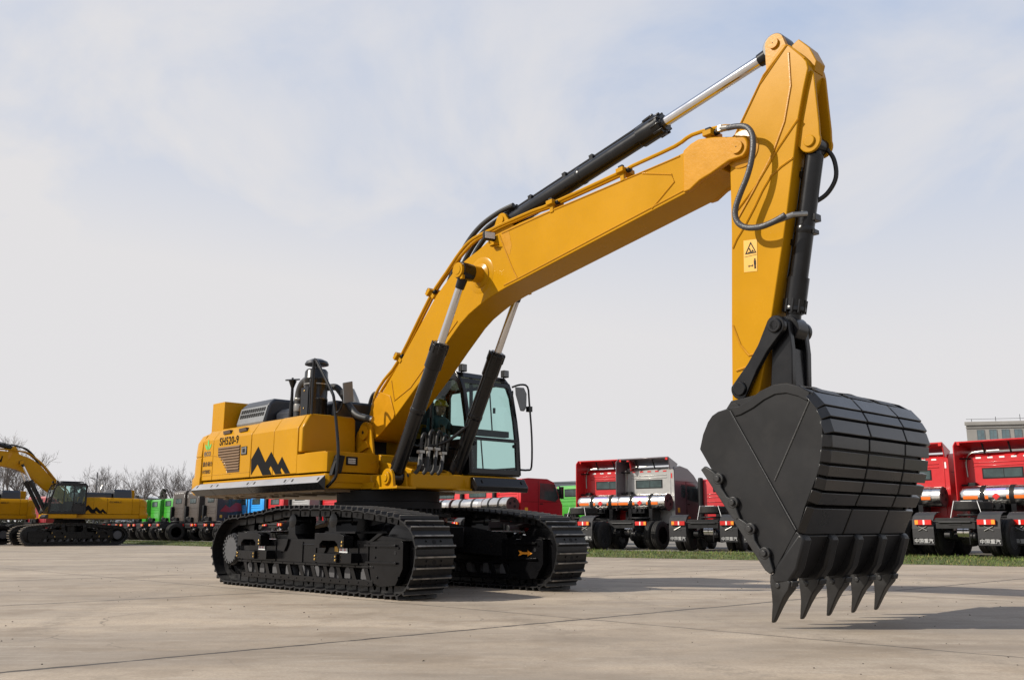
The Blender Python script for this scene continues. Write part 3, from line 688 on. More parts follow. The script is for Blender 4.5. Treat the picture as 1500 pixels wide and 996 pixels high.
    A = [(7.80, 6.62), (7.93, 6.47), (8.01, 6.33), (8.025, 6.24), (7.95, 6.0), (7.865, 5.69), (7.766, 5.19), (7.628, 4.5), (7.573, 4.26), (7.352, 3.32), (7.22, 2.78), (7.10, 2.33), (6.97, 2.20), (6.83, 2.22), (6.775, 2.40), (6.82, 3.4), (6.879, 4.51), (6.902, 5.286), (6.925, 5.55), (6.98, 5.72), (7.373, 6.26), (7.50, 6.45), (7.60, 6.56), (7.72, 6.66)]
    m.prism(A, 'y', -W, W)
    st = build('stick', m, [YEL], root, bevel=.014, seg=3)
    m = MB()
    for s in (-1, 1):
        m.prism([(7.36, 6.20), (7.46, 6.40), (7.46, 6.60)] + circ(7.585, 6.735, .125, 195, 15, 10) + [(7.74, 6.66), (7.70, 6.50)], 'y', s*.115, s*.185); m.cyl((7.585, s*.18, 6.735), (7.585, s*.215, 6.735), .068, n=24); m.cyl((7.585, s*.215, 6.735), (7.585, s*.217, 6.735), .007, n=8, mi=1)
    build('cylinder_lug', m, [YCAST, BLKM], st, bevel=.01)
    m = MB()
    for s in (-1, 1):
        m.prism([(7.80, 5.62), (8.02, 6.24), (8.055, 6.20), (8.08, 5.55)] + circ(7.95, 5.37, .135, 20, -150, 10) + [(7.76, 5.40)], 'y', s*.115, s*.155); m.cyl((7.95, s*.15, 5.37), (7.95, s*.18, 5.37), .07, n=24)
    m.prism([(7.74, 6.66), (7.86, 6.72), (7.99, 6.56), (8.07, 6.36), (8.03, 6.24)], 'y', -.09, .12)
    build('bracket', m, [YEL], st, bevel=.01)
    for s in (-1, 1):
        m = MB(); y = s*(W+.001)
        for P in ([(7.79, 6.52), (7.79, 6.1), (7.68, 5.68), (7.50, 5.33), (7.22, 4.95), (6.94, 4.60)], [(7.86, 5.66), (7.58, 5.38), (7.25, 5.0), (6.93, 4.72)], [(7.76, 5.20), (7.60, 5.14), (7.46, 5.06), (7.34, 4.92), (7.22, 4.74), (7.08, 4.55), (6.95, 4.40), (6.89, 4.30)], [(7.34, 3.32), (7.14, 2.97), (7.04, 2.96), (6.93, 3.1), (6.84, 3.35)], [(7.19, 2.86), (6.86, 2.80)]):
            m.tubes([(x, y, z) for x, z in P], .015, 6)
        m.tubes([(7.39, y, 6.27), (7.78, y, 6.63), (7.99, y, 6.37)], .010, 6)
        m.tubes([(7.0, y, 5.72), (7.44, y, 6.36), (7.76, y, 6.62)], .014, 6)
        m.lathe([(.24, 0), (.235, .012), (.17, .02), (.165, .03)], (7.085, s*W, 5.515), (0, s, 0), 32)
        build('weld_seam', m, [YGL], st)
    m = MB(); m.prism([(7.03, 3.97), (7.21, 3.95), (7.23, 4.34), (7.045, 4.36)], 'y', -W-.004, -W-.001); dc = build('warning_sticker', m, [STKY], st)
    m = MB(); y0, y1 = -W-.007, -W-.0042
    tri = [(7.058, 4.185), (7.214, 4.175), (7.142, 4.325)]; ti = [(7.079, 4.197), (7.195, 4.19), (7.141, 4.30)]
    m.ring(tri, ti, 'y', y0, y1)
    m.prism([(7.13, 4.205), (7.145, 4.205), (7.125, 4.25), (7.11, 4.245)], 'y', y0, y1); m.prism([(7.15, 4.205), (7.175, 4.205), (7.16, 4.225)], 'y', y0, y1); m.box(7.10, 7.18, y0, y1, 4.198, 4.204)
    m.box(7.11, 7.145, y0, y1, 4.026, 4.034); m.prism([(7.108, 4.045), (7.09, 4.03), (7.108, 4.015)], 'y', y0, y1); m.prism([(7.145, 4.045), (7.163, 4.03), (7.145, 4.015)], 'y', y0, y1)
    m.prism(circ(7.186, 4.10, .011, 0, 360, 10)[:-1], 'y', y0, y1); m.box(7.172, 7.20, y0, y1, 4.035, 4.086); m.box(7.175, 7.184, y0, y1, 3.985, 4.035); m.box(7.188, 7.197, y0, y1, 3.985, 4.035)
    m.box(7.045, 7.216, y0, y1, 4.152, 4.155)
    build('warning_pictogram', m, [BLKM], dc)
    # hose loop from boom to bucket cylinder
    m = MB(); hp = [(7.02, 5.76), (7.17, 5.73), (7.30, 5.67), (7.375, 5.55), (7.385, 5.40), (7.355, 5.22), (7.29, 5.04), (7.20, 4.88), (7.12, 4.72), (7.10, 4.60), (7.14, 4.50), (7.24, 4.43), (7.40, 4.40), (7.56, 4.42), (7.72, 4.47)]
    m.hose([(x, -.40-.06*math.sin(math.pi*i/14), z) for i, (x, z) in enumerate(hp)], .036, 12, seg=4)
    for i in range(60): pass
    hz = build('stick_hose', m, [mat_hose], st)
    m = MB(); m.tubes([(6.84, -.36, 5.81), (6.93, -.375, 5.79), (7.06, -.40, 5.757)], [.03, .04, .034], 10); m.tubes([(7.52, -.41, 4.415), (7.76, -.30, 4.49), (7.84, -.14, 4.52)], .034, 10); m.obox((6.90, -.37, 5.80), (.05, .07, .07)); build('hose_fitting', m, [STEEL], hz)
    bc = cylinder_part(root, 'bucket_cylinder', (7.94, 0, 5.36), (7.49, 0, 3.23), .885, .108, .07)
    m = MB(); m.hose([(8.00, .10, 5.36), (8.07, .16, 5.20), (8.07, .18, 4.98), (7.97, .14, 4.80), (7.84, .06, 4.70)], .028, 8); m.box(7.78, 7.90, -.04, .09, 4.46, 4.54); m.box(7.76, 7.87, -.03, .08, 4.31, 4.36)
    build('supply_pipe', m, [BLK], bc, bevel=.004)
    # bucket linkage
    for s in (-1, 1):
        m = MB(); y0, y1 = sorted((s*.245, s*.315))
        pa, pb = Vector((6.96, 2.565)), Vector((7.46, 3.24)); d = (pb-pa).normalized(); nn = Vector((-d[1], d[0])); aa = math.degrees(math.atan2(d[1], d[0]))
        P = circ(pa[0], pa[1], .125, aa+110, aa+250, 12) + [tuple(pa+d*.3-nn*.075), tuple(pb-d*.3-nn*.075)] + circ(pb[0], pb[1], .12, aa-110, aa+110, 12) + [tuple(pb-d*.3+nn*.075), tuple(pa+d*.3+nn*.075)]
        m.prism(P, 'y', y0, y1)
        for p in (pa, pb): m.cyl((p[0], y0-.0, p[1]), (p[0], y0-.03, p[1]), .085, n=24) if s < 0 else m.cyl((p[0], y1, p[1]), (p[0], y1+.03, p[1]), .085, n=24)
        build('guide_link', m, [BLK], root, bevel=.012)
    m = MB()
    for s in (-1, 1):
        y0, y1 = sorted((s*.125, s*.215)); m.prism(circ(7.46, 3.24, .12, 180, 0, 10) + [(7.60, 2.95), (7.57, 2.36)] + circ(7.42, 2.34, .14, 0, -180, 10) + [(7.34, 2.95)], 'y', y0, y1)
    m.box(7.33, 7.55, -.125, .125, 2.30, 3.0); m.cyl((7.46, -.345, 3.24), (7.46, .345, 3.24), .065, n=20)
    build('bucket_link', m, [BLK], root, bevel=.012)
    make_bucket(root)
mat_slat_shade = mat('slat_shaded_yellow', (.115, .052, .006), .5)  # machine yellow darkened: the shade inside the louvre is put into the colour
mat_slat2 = mat('eco_grey', (.11, .095, .075), .4, .2)
mat_cover2 = mat('grey_plastic', (.16, .17, .18), .45, var=.08)
mat_hose = mat('hose_braid', (.05, .05, .055), .42, var=.2, scale=40, bump=.5, bscale=70)

def make_bucket(root):
    H = 1.12
    side = [(6.95, 1.82), (7.00, 1.98), (7.07, 2.11), (7.12, 2.17), (7.19, 2.21), (7.32, 2.235), (7.46, 2.245), (7.60, 2.30), (7.73, 2.38), (7.89, 2.43), (8.04, 2.43), (8.18, 2.385), (8.30, 2.31), (8.37, 2.20), (8.40, 2.07), (8.40, 1.86), (8.375, 1.68), (8.31, 1.48), (8.23, 1.32), (8.16, 1.18), (8.10, 1.03), (8.06, .93), (7.80, .56), (7.72, .57)]
    shell = [(7.30, 2.20), (7.46, 2.225), (7.60, 2.28), (7.73, 2.36), (7.89, 2.41), (8.04, 2.41), (8.18, 2.365), (8.29, 2.295), (8.355, 2.19), (8.385, 2.07), (8.385, 1.86), (8.36, 1.68), (8.295, 1.485), (8.215, 1.325), (8.145, 1.185), (8.085, 1.035), (8.05, .93)]
    m = MB()
    for s in (-1, 1): m.prism(side, 'y', s*(H-.045), s*H)
    m.strip(shell, .05, 'y', -H+.045, H-.045)
    for s in (-1, 1):
        y0, y1 = sorted((s*H, s*(H+.022)))
        m.prism([(6.952, 1.82), (7.00, 1.975), (7.07, 2.105), (7.13, 2.17), (7.20, 2.205), (7.34, 2.23), (8.055, .945), (7.80, .565), (7.722, .575)], 'y', y0, y1)
        m.prism([(7.36, 2.237), (7.46, 2.242), (7.60, 2.297), (7.73, 2.377), (7.89, 2.427), (8.04, 2.427), (8.18, 2.382), (8.295, 2.308), (8.26, 2.22), (8.16, 2.28), (8.03, 2.325), (7.90, 2.325), (7.77, 2.28), (7.64, 2.21), (7.48, 2.15), (7.41, 2.14)], 'y', *sorted((s*H, s*(H+.014))))
    b = build('bucket', m, [BKT], root, bevel=.010)
    b['label'] = 'wide black bucket hanging from the stick with five pointed teeth'
    for s in (-1, 1):
        m = MB(); m.tubes([(8.30, s*(H+.002), 2.26), (7.84, s*(H+.002), 1.45)], .008, 6); build('weld_seam', m, [WELD], b); m = MB(); m.tubes([(7.35, s*(H+.012), 2.21), (8.055, s*(H+.012), .96)], .008, 6)
        build('weld_seam', m, [WELD], b)
    # ears on top
    m = MB()
    for s in (-1, 1):
        m.prism([(6.80, 2.30), (6.90, 2.42), (7.10, 2.44), (7.55, 2.50), (7.70, 2.52), (7.95, 2.47), (8.14, 2.38), (8.10, 2.34), (7.6, 2.2), (7.2, 2.1), (6.85, 2.15)], 'y', s*.36, s*.42)
    m.cyl((7.42, -.45, 2.34), (7.42, .45, 2.34), .07, n=20); m.cyl((6.95, -.45, 2.30), (6.95, .45, 2.30), .09, n=20)
    for y0, y1 in ((-.84, -.36), (-.20, .34), (.52, .92)):
        m.strip([(7.72, 2.385), (7.88, 2.435), (8.03, 2.435), (8.16, 2.395), (8.24, 2.345)], .012, 'y', y0, y1)
    build('bucket_ear', m, [BKT], b, bevel=.008)
    rows = [((8.32, 2.315), (8.43, 2.185)), ((8.435, 2.16), (8.485, 2.065)), ((8.475, 2.035), (8.51, 1.905)), ((8.49, 1.87), (8.48, 1.755)), ((8.47, 1.72), (8.45, 1.605)), ((8.44, 1.57), (8.41, 1.475)), ((8.40, 1.44), (8.365, 1.34)), ((8.34, 1.31), (8.285, 1.205)), ((8.25, 1.165), (8.125, .915))]
    for k, (p, q) in enumerate(rows):
        p, q = Vector(p), Vector(q); d = (q-p).normalized(); nn = Vector((-d[1], d[0]))
        if nn[0] < 0: nn = -nn
        th = .075 if k < 8 else .05
        p, q = p-nn*.004, q-nn*.004
        if k < 8: p, q = p-d*.002, q+d*.005
        for i, (ya, yb) in enumerate(((-1.165, -.335), (-.315, .49), (.51, 1.165))):
            m = MB(); a0 = .07 if i == 0 else .006; b0 = .07 if i == 2 else .006
            q0, p0 = q-nn*th, p-nn*th
            m.loft([(p0[0], ya, p0[1]), (p0[0], yb, p0[1]), (q0[0], yb, q0[1]), (q0[0], ya, q0[1])], [(p[0], ya+a0, p[1]), (p[0], yb-b0, p[1]), (q[0], yb-b0, q[1]), (q[0], ya+a0, q[1])])
            build('wear_plate', m, [WEAR], b, bevel=.006)
    # lip and teeth
    m = MB(); m.prism([(8.06, .95), (8.115, .90), (7.955, .61), (7.85, .475), (7.80, .50), (7.82, .58), (8.0, .88)], 'y', -H-.02, H+.02)
    build('bucket_lip', m, [BKT], b, bevel=.01)
    for y in (-1.085, -.5425, 0, .5425, 1.085):
        m = MB()
        A = [(8.09, .93), (8.14, .905), (8.155, .86), (8.06, .58), (7.955, .445), (7.80, .43), (7.755, .50), (7.83, .62)]
        w = .078
        m.loft([(x, y-w, z) for x, z in A], [(x, y+w, z) for x, z in A])
        t = build('tooth', m, [BKT], b, bevel=.028, seg=3)
        m = MB(); w = .074
        def sec(x0, z0, x1, z1, w0, w1): return [(x0, y-w0, z0), (x1, y-w1, z1), (x1, y+w1, z1), (x0, y+w0, z0)]
        secs = [sec(7.752, .53, 7.975, .465, w, w*1.05), sec(7.745, .45, 7.95, .385, w*1.04, w), sec(7.748, .345, 7.88, .305, w*.84, w*.8), sec(7.742, .235, 7.825, .215, w*.66, w*.6), sec(7.715, .085, 7.752, .08, w*.46, w*.38), sec(7.706, .055, 7.732, .053, w*.34, w*.28)]
        n = 4; vs = [v for s_ in secs for v in s_]; fs = [[i*n+j, i*n+(j+1) % n, (i+1)*n+(j+1) % n, (i+1)*n+j] for i in range(len(secs)-1) for j in range(n)] + [[3, 2, 1, 0], [len(vs)-4, len(vs)-3, len(vs)-2, len(vs)-1]]
        m.add(vs, fs); m.cyl((7.83, y-w-.012, .42), (7.83, y+w+.003, .42), .03, n=12); m.prism([(7.94, .475), (8.0, .468), (7.985, .41), (7.94, .40)], 'y', y-w*.8, y+w*.8)
        build('tooth_tip', m, [BLKM2], t, bevel=.010)
    # bolted side cutters on the open edge
    for s in (-1, 1):
        for (a, bb), bolts in ((((7.02, 1.62), (7.41, 1.05)), ((7.20, 1.49), (7.37, 1.24))), (((7.40, 1.08), (7.77, .53)), ((7.56, .97), (7.715, .73)))):
            m = MB(); a = Vector(a); bb = Vector(bb); d = (bb-a).normalized(); nn = Vector((d[1], -d[0])); nn = nn if nn[0] < 0 else -nn
            y0, y1 = sorted((s*(H+.022), s*(H+.065)))
            P = [a+nn*.045, a-nn*.005+d*.10, Vector(bolts[0])-nn*.045, a+d*.30-nn*.005, a+d*.38, Vector(bolts[1])-nn*.045, bb-nn*.015, bb+nn*.04-d*.02]
            P = [a+nn*.045, a-nn*.02, a+d*.10-nn*.07, a+d*.20-nn*.10, a+d*.30-nn*.05, a+d*.42-nn*.05, a+d*.50-nn*.10, a+d*.58-nn*.07, bb-nn*.045, bb+nn*.005, bb-d*.06+nn*.03]
            m.prism([tuple(p) for p in P], 'y', y0, y1)
            for q in bolts:
                m.cyl((q[0], s*(H+.02), q[1]), (q[0], s*(H+.07), q[1]), .062, n=20); m.cyl((q[0], s*(H+.07), q[1]), (q[0], s*(H+.095), q[1]), .034, n=12)
            build('side_cutter', m, [BLKM2], b, bevel=.008)
BLKM2 = mat('cast_tooth_steel', (.0125, .0125, .013), .42, var=.25, scale=8, bump=.15, bscale=40)

CABS = 1.042
CABLOC = (.905-CABS*1.385, .735-CABS*.34, 1.825-CABS*1.86)
def make_cab(root, main):
    y0, y1 = .34, 1.50
    xb, zf, zr = -.62, 1.845, 3.50
    m = MB()
    fb, ft = 1.375, 1.14              # front x at bottom / top
    # floor tub + lower walls
    m.box(xb, fb-.02, y0, y1, 1.84, 1.90)
    prof = [(xb, 1.86), (1.385, 1.86), (1.35, 2.42), (1.30, 2.75), (1.20, 3.20), (1.10, 3.42), (.95, 3.52), (xb+.1, 3.50), (xb, 3.40)]
    inner = [(xb+.10, 2.42), (1.26, 2.42), (1.255, 2.44), (1.21, 2.75), (1.12, 3.16), (1.03, 3.34), (.92, 3.41), (xb+.14, 3.40), (xb+.10, 3.34)]
    m.ring(prof, inner, 'y', y0, y0+.06)
    profL = [(xb, 1.86), (.05, 1.86), (.25, 1.86), (1.385, 1.86), (1.35, 2.42), (1.30, 2.75), (1.20, 3.20), (1.10, 3.42), (.95, 3.52), (xb+.1, 3.50), (xb, 3.40)]
    innerL = [(xb+.10, 2.42), (.05, 2.42), (.22, 2.0), (1.30, 2.0), (1.265, 2.43), (1.21, 2.75), (1.12, 3.16), (1.03, 3.34), (.92, 3.41), (xb+.14, 3.40), (xb+.10, 3.34)]
    m.ring(profL, innerL, 'y', y1-.06, y1)
    m.box(.30, .36, y0+.004, y0+.05, 2.42, 3.42)
    m.box(.05, .12, y1-.05, y1-.004, 2.0, 3.42)
    # front frame: two panes
    F = lambda y, t: (1.385-.035*t/.55 if t < .56 else 0, y, 1.86+t)
    def fx(z):
        for (xa, za), (xc, zc) in zip(prof[1:5], prof[2:6]):
            if za <= z <= zc: return xa+(xc-xa)*(z-za)/(zc-za)
        return 1.10
    def fr(ya, yb, za, zb, n=6):
        P = [(fx(za), ya, za), (fx(za), yb, za)] + [(fx(za+(zb-za)*k/n), yb, za+(zb-za)*k/n) for k in range(1, n+1)] + [(fx(za+(zb-za)*k/n), ya, za+(zb-za)*k/n) for k in range(n, 0, -1)]
        return P
    ring_o = fr(y0, y1, 1.86, 2.43); ring_i = fr(y0+.09, y1-.10, 1.95, 2.40)
    m.ring3(ring_o, ring_i, (-.05, 0, 0))
    ring_o = fr(y0, y1, 2.43, 3.42); ring_i = fr(y0+.085, y1-.10, 2.455, 3.34)
    m.ring3(ring_o, ring_i, (-.05, 0, 0))
    # roof
    m.prism([(xb, 3.44), (1.08, 3.44), (.98, 3.54), (.6, 3.57), (xb+.1, 3.55)], 'y', y0+.01, y1-.01)
    # back wall with window
    m.ring([(y0, 1.86), (y1, 1.86), (y1, 3.46), (y0, 3.46)], [(y0+.12, 2.55), (y1-.12, 2.55), (y1-.12, 3.30), (y0+.12, 3.30)], 'x', xb, xb+.05)
    c = build('cab', m, [BLK], root, bevel=.018, seg=3)
    def pane(vs, name='window'):
        mb = MB(); n = len(vs); mb.add(vs, [list(range(n))]); return build(name, mb, [TEAL], c)
    def pane_front(za, zb):
        P = fr(y0+.08, y1-.09, za, zb); P = [(x-.02, y, z) for x, y, z in P]
        n = 6; vs = P; L = [P[0]]+P[-1:-n-1:-1]; Rr = [P[1]]+P[2:2+n]
        mb = MB(); mb.add(L+Rr, [[i, i+1, n+1+i+1, n+1+i] for i in range(n)]); return build('windscreen', mb, [TEAL], c)
    pane_front(1.94, 2.41); pane_front(2.445, 3.35)
    pane([(x, y0+.03, z) for x, z in inner]); pane([(x, y1-.03, z) for x, z in innerL])
    pane([(xb+.025, y0+.11, 2.54), (xb+.025, y1-.11, 2.54), (xb+.025, y1-.11, 3.31), (xb+.025, y0+.11, 3.31)])
    # latches on the windscreen and bolts
    m = MB()
    for y in (.62, 1.02): m.obox((1.22, y, 2.92), (.03, .035, .09))
    m.box(1.05, 1.16, .40, 1.42, 2.50, 2.60)
    for y in (.47, 1.36): m.cyl((fx(2.33)-.02, y, 2.34), (fx(2.33)+.008, y, 2.34), .03, n=12)
    m.tubes([(1.17, 1.02, 2.6), (1.12, 1.0, 3.3)], .012, 6)
    build('window_catch', m, [BLKM], c)
    # left door frame line, handle
    m = MB(); m.tubes([(.10, y1+.004, 1.95), (.10, y1+.004, 2.42), (-.5, y1+.004, 2.42), (-.5, y1+.004, 1.95), (.1, y1+.004, 1.95)], .012, 6); m.box(-.46, -.30, y1, y1+.03, 2.30, 2.35); build('door_handle', m, [BLKM], c)
    # interior
    m = MB(); m.box(-.42, .16, .66, 1.18, 1.9, 2.22); m.box(-.40, .18, .64, 1.20, 2.22, 2.36)
    build('seat', m, [SEATM], c, bevel=.04, seg=3); m = MB(); m.prism([(-.45, 2.30), (-.30, 2.30), (-.42, 3.0), (-.50, 3.22), (-.58, 3.22), (-.56, 2.9)], 'y', .68, 1.16); build('seat_back', m, [SEATM], c, bevel=.04, seg=3)
    m = MB()
    for y in (.50, 1.24): m.box(-.35, .40, y, y+.12, 1.9, 2.52); m.tubes([(.34, y+.06, 2.5), (.38, y+.06, 2.72)], [.02, .03], 8)
    m.tubes([(.95, .85, 1.9), (.80, .85, 2.35)], .03, 8); m.tubes([(1.02, .78, 1.9), (.9, .72, 2.5)], .014, 6); m.tubes([(1.02, .96, 1.9), (.9, 1.0, 2.5)], .014, 6)
    m.obox((.72, .62, 2.60), (.06, .26, .16)); m.box(.75, 1.05, .6, 1.1, 1.9, 1.96)
    build('control_console', m, [BLKM], c, bevel=.01)
    # roof lamps, mirror, grab bars, guard bar
    for y in (.47, 1.44):
        m = MB(); m.obox((1.03, y, 3.60), (.09, .12, .12)); m.cyl((1.0, y, 3.50), (1.0, y, 3.56), .015, n=8); l = build('work_lamp', m, [BLKM], c, bevel=.012)
        m = MB(); m.obox((1.077, y, 3.60), (.012, .10, .10)); build('lamp_lens', m, [mat_cover2], l)
    m = MB(); m.tubes([(.95, 1.02+.04*math.cos(a*.6), 3.58+.05*math.sin(a*.6)) for a in range(0, 6)], .008, 6); build('lifting_eye', m, [STEEL], c)
    m = MB(); m.tubes(smooth([(1.18, 1.47, 3.36), (1.30, 1.56, 3.40), (1.40, 1.64, 3.36), (1.42, 1.66, 3.1), (1.46, 1.68, 2.5), (1.45, 1.68, 2.02), (1.42, 1.62, 1.96), (1.38, 1.49, 1.96)], 3), .017, 8); m.obox((1.42, 1.66, 2.98), (.08, .08, .09))
    m.tubes(smooth([(1.20, 1.46, 3.05), (1.26, 1.40, 3.06), (1.28, 1.40, 3.26), (1.2, 1.46, 3.28)], 3), .012, 6)
    g = build('grab_rail', m, [BLK], c)
    m = MB(); P = [(0.01, .0), (.165, .0), (.21, -.10), (.205, -.33), (.165, -.40), (.10, -.40), (.02, -.13)]
    m.loft([(1.36+dx*.22, 1.36+dx*1.2, 3.34+dz) for dx, dz in P], [(1.34+dx*.22, 1.38+dx*1.2, 3.34+dz) for dx, dz in P]); build('rear_view_mirror', m, [mat_cover2], g, bevel=.012)
    m = MB(); m.prism([(1.38, 1.585), (1.38, 1.80), (1.46, 1.80), (1.56, 1.66), (1.54, 1.58)], 'y', .36, 1.50)
    for y in (.5, 1.38): m.obox((1.51, y, 1.735), (.06, .03, .02), (0, R(52), 0), 1)
    build('bumper_guard', m, [BLK, BLKM], c, bevel=.012)
    m = MB(); m.tubes([(-.4, .5, 3.62), (.8, .5, 3.62), (.8, 1.35, 3.62), (-.4, 1.35, 3.62), (-.4, .5, 3.62)], .02, 8)
    for x, y in ((-.4, .5), (.8, .5), (.8, 1.35), (-.4, 1.35)): m.cyl((x, y, 3.54), (x, y, 3.62), .015, n=6)
    if not main: build('roof_rail', m, [BLK], c)
    c.location = CABLOC; c.scale = (CABS, CABS, CABS*1.028)
    return c

make_excavator(EXC, True)

# operator, seated in the cab
def person_operator():
    me = bpy.data.meshes.new('person')
    V = [(-.12, .92, 2.44), (-.17, .92, 2.62), (-.20, .92, 2.82), (-.19, .92, 2.97), (-.15, .92, 3.05),          # pelvis..neck 0-4
         (-.18, .74, 2.94), (-.02, .64, 2.74), (.22, .60, 2.70), (.34, .56, 2.72),                                  # right arm 5-8
         (-.18, 1.10, 2.94), (-.02, 1.20, 2.74), (.22, 1.24, 2.70), (.34, 1.28, 2.72),                            # left arm 9-12
         (-.06, .82, 2.44), (.36, .80, 2.46), (.48, .80, 2.06), (.62, .80, 2.0),                                    # right leg
         (-.06, 1.02, 2.44), (.36, 1.04, 2.46), (.48, 1.04, 2.06), (.62, 1.04, 2.0)]
    E = [(0, 1), (1, 2), (2, 3), (3, 4), (3, 5), (5, 6), (6, 7), (7, 8), (3, 9), (9, 10), (10, 11), (11, 12), (0, 13), (13, 14), (14, 15), (15, 16), (0, 17), (17, 18), (18, 19), (19, 20)]
    rad = [.14, .15, .16, .12, .065, .075, .055, .042, .03, .075, .055, .042, .03, .10, .075, .055, .045, .10, .075, .055, .045]
    me.from_pydata(V, E, []); o = bpy.data.objects.new('person', me)
    me.materials.append(JACK)
    sk = o.modifiers.new('skin', 'SKIN'); sk.use_smooth_shade = True
    if not me.skin_vertices: pass
    for i, sv in enumerate(me.skin_vertices[0].data): sv.radius = (rad[i], rad[i]); sv.use_root = (i == 0)
    sub = o.modifiers.new('sub', 'SUBSURF'); sub.levels = 2; sub.render_levels = 2
    link(o)
    return o
op = bpy.data.objects.new('person', bpy.data.meshes.new('person'))
bpy.data.objects.remove(op)
tmp = bpy.data.meshes.new('tmp_skin'); 
pr_ = bpy.data.objects.new('person', tmp)
bpy.data.objects.remove(pr_); bpy.data.meshes.remove(tmp)

def skin_person():
    bm = bmesh.new(); ly = bm.verts.layers.skin.verify()
    J = [((-.12, .92, 2.44), .14), ((-.17, .92, 2.62), .15), ((-.20, .92, 2.82), .155), ((-.18, .92, 2.96), .11), ((-.14, .92, 3.04), .062),
         ((-.18, .75, 2.93), .075), ((-.06, .62, 2.72), .055), ((.18, .58, 2.68), .042), ((.30, .56, 2.70), .034),
         ((-.18, 1.09, 2.93), .075), ((-.06, 1.22, 2.72), .055), ((.18, 1.26, 2.68), .042), ((.30, 1.28, 2.70), .034),
         ((-.04, .82, 2.45), .10), ((.36, .80, 2.47), .075), ((.48, .80, 2.10), .055), ((.52, .80, 1.97), .05), ((.66, .80, 1.95), .045),
         ((-.04, 1.02, 2.45), .10), ((.36, 1.04, 2.47), .075), ((.48, 1.04, 2.10), .055), ((.52, 1.04, 1.97), .05), ((.66, 1.04, 1.95), .045)]
    E = [(0, 1), (1, 2), (2, 3), (3, 4), (3, 5), (5, 6), (6, 7), (7, 8), (3, 9), (9, 10), (10, 11), (11, 12), (0, 13), (13, 14), (14, 15), (15, 16), (16, 17), (0, 18), (18, 19), (19, 20), (20, 21), (21, 22)]
    vs = []
    for i, (c, r) in enumerate(J):
        v = bm.verts.new(c); v[ly].radius = (r, r); v[ly].use_root = (i == 0); vs.append(v)
    for a, b in E: bm.edges.new((vs[a], vs[b]))
    me = bpy.data.meshes.new('person'); bm.to_mesh(me); bm.free(); me.materials.append(JACK)
    o = bpy.data.objects.new('person', me)
    o.modifiers.new('skin', 'SKIN').use_smooth_shade = True
    s = o.modifiers.new('sub', 'SUBSURF'); s.levels = 1; s.render_levels = 2
    link(o)
    return o
PER = skin_person(); PER.matrix_world = EXC.matrix_basis.copy()
PER.location = EXC.location + Matrix.Rotation(-HEAD, 3, 'Z') @ Vector(CABLOC); PER.rotation_euler = EXC.rotation_euler; PER.scale = (CABS,)*3
tag(PER, 'seated operator in yellow hard hat and blue-green work jacket inside the cab', 'person')
m = MB(); c = Vector((-.11, .92, 3.16))
for k in range(1): m.lathe([(.001, -.135), (.05, -.13), (.075, -.08), (.088, -.02), (.094, .03), (.085, .08), (.05, .115), (.001, .125)], c, (0.12, 0, 1), 18)
m.prism([(c.x+.085, c.z-.01), (c.x+.115, c.z-.035), (c.x+.09, c.z-.045)], 'y', .905, .935)
m.box(c.x+.075, c.x+.093, .895, .945, c.z-.078, c.z-.068, 1)
for s in (-1, 1):
    m.obox((c.x+.082, .92+s*.034, c.z+.005), (.014, .026, .012), mi=1); m.obox((c.x, .92+s*.094, c.z-.01), (.035, .016, .055))
build('head', m, [SKIN, BLKM], PER)
m = MB(); m.lathe([(.125, 0), (.118, .02), (.112, .06), (.085, .105), (.04, .13), (.001, .135)], c+Vector((0, 0, .035)), (.08, 0, 1), 24); m.prism(circ(c.x+.06, .92, .11, -80, 80, 10), 'z', c.z+.03, c.z+.042)
build('hard_hat', m, [HELM], PER)
for s in (-1, 1):
    m = MB(); h = Vector((.33, .92+s*.36, 2.70)); m.obox(h+Vector((.02, 0, .01)), (.085, .035, .08))
    for k in range(4): m.tubes(smooth([h+Vector((.055, s*.012, .04-.022*k)), h+Vector((.095, s*.0, .043-.022*k)), h+Vector((.10, -s*.03, .04-.022*k)), h+Vector((.07, -s*.04, .036-.022*k))], 2), .0095, 6)
    m.tubes([h+Vector((.0, -s*.01, .045)), h+Vector((.04, -s*.035, .07)), h+Vector((.075, -s*.035, .065))], .010, 6)
    build('hand', m, [SKIN], PER, bevel=.01)

# ---- the two excavators at the far left
def copy_tree(o, parent=None):
    c = o.copy(); COL.objects.link(c)
    if parent is not None: c.parent = parent
    for ch in o.children: copy_tree(ch, c)
    return c
FAR = empty('excavator', (-25.3, 53.6, 0), math.atan2(-.635, -.769))
tag(FAR, 'distant yellow excavator parked at the left edge with its cab and arm facing left', 'excavator', 'excavators on the yard')
make_excavator(FAR, False); FAR.scale = (.92, .92, .92)
for o in FAR.children:
    if o.name.split('.')[0] not in ('crawler_track', 'car_body', 'slewing_ring'): o.location.x += .45
bm_ = [o for o in FAR.children if o.name.startswith('boom') and not o.name.startswith('boom_c')][0]
text('boom_lettering', 'AN', .50, M_left(4.10, .273, 4.98) @ Matrix.Rotation(R(-9), 4, 'Z'), DECAL, bm_, sx=1.1, bold=.012)
FAR2 = copy_tree(FAR); FAR2.location = (-32.4, 54.8, 0)
FAR2['label'] = 'distant yellow excavator cut off by the left edge, only its tail in view'

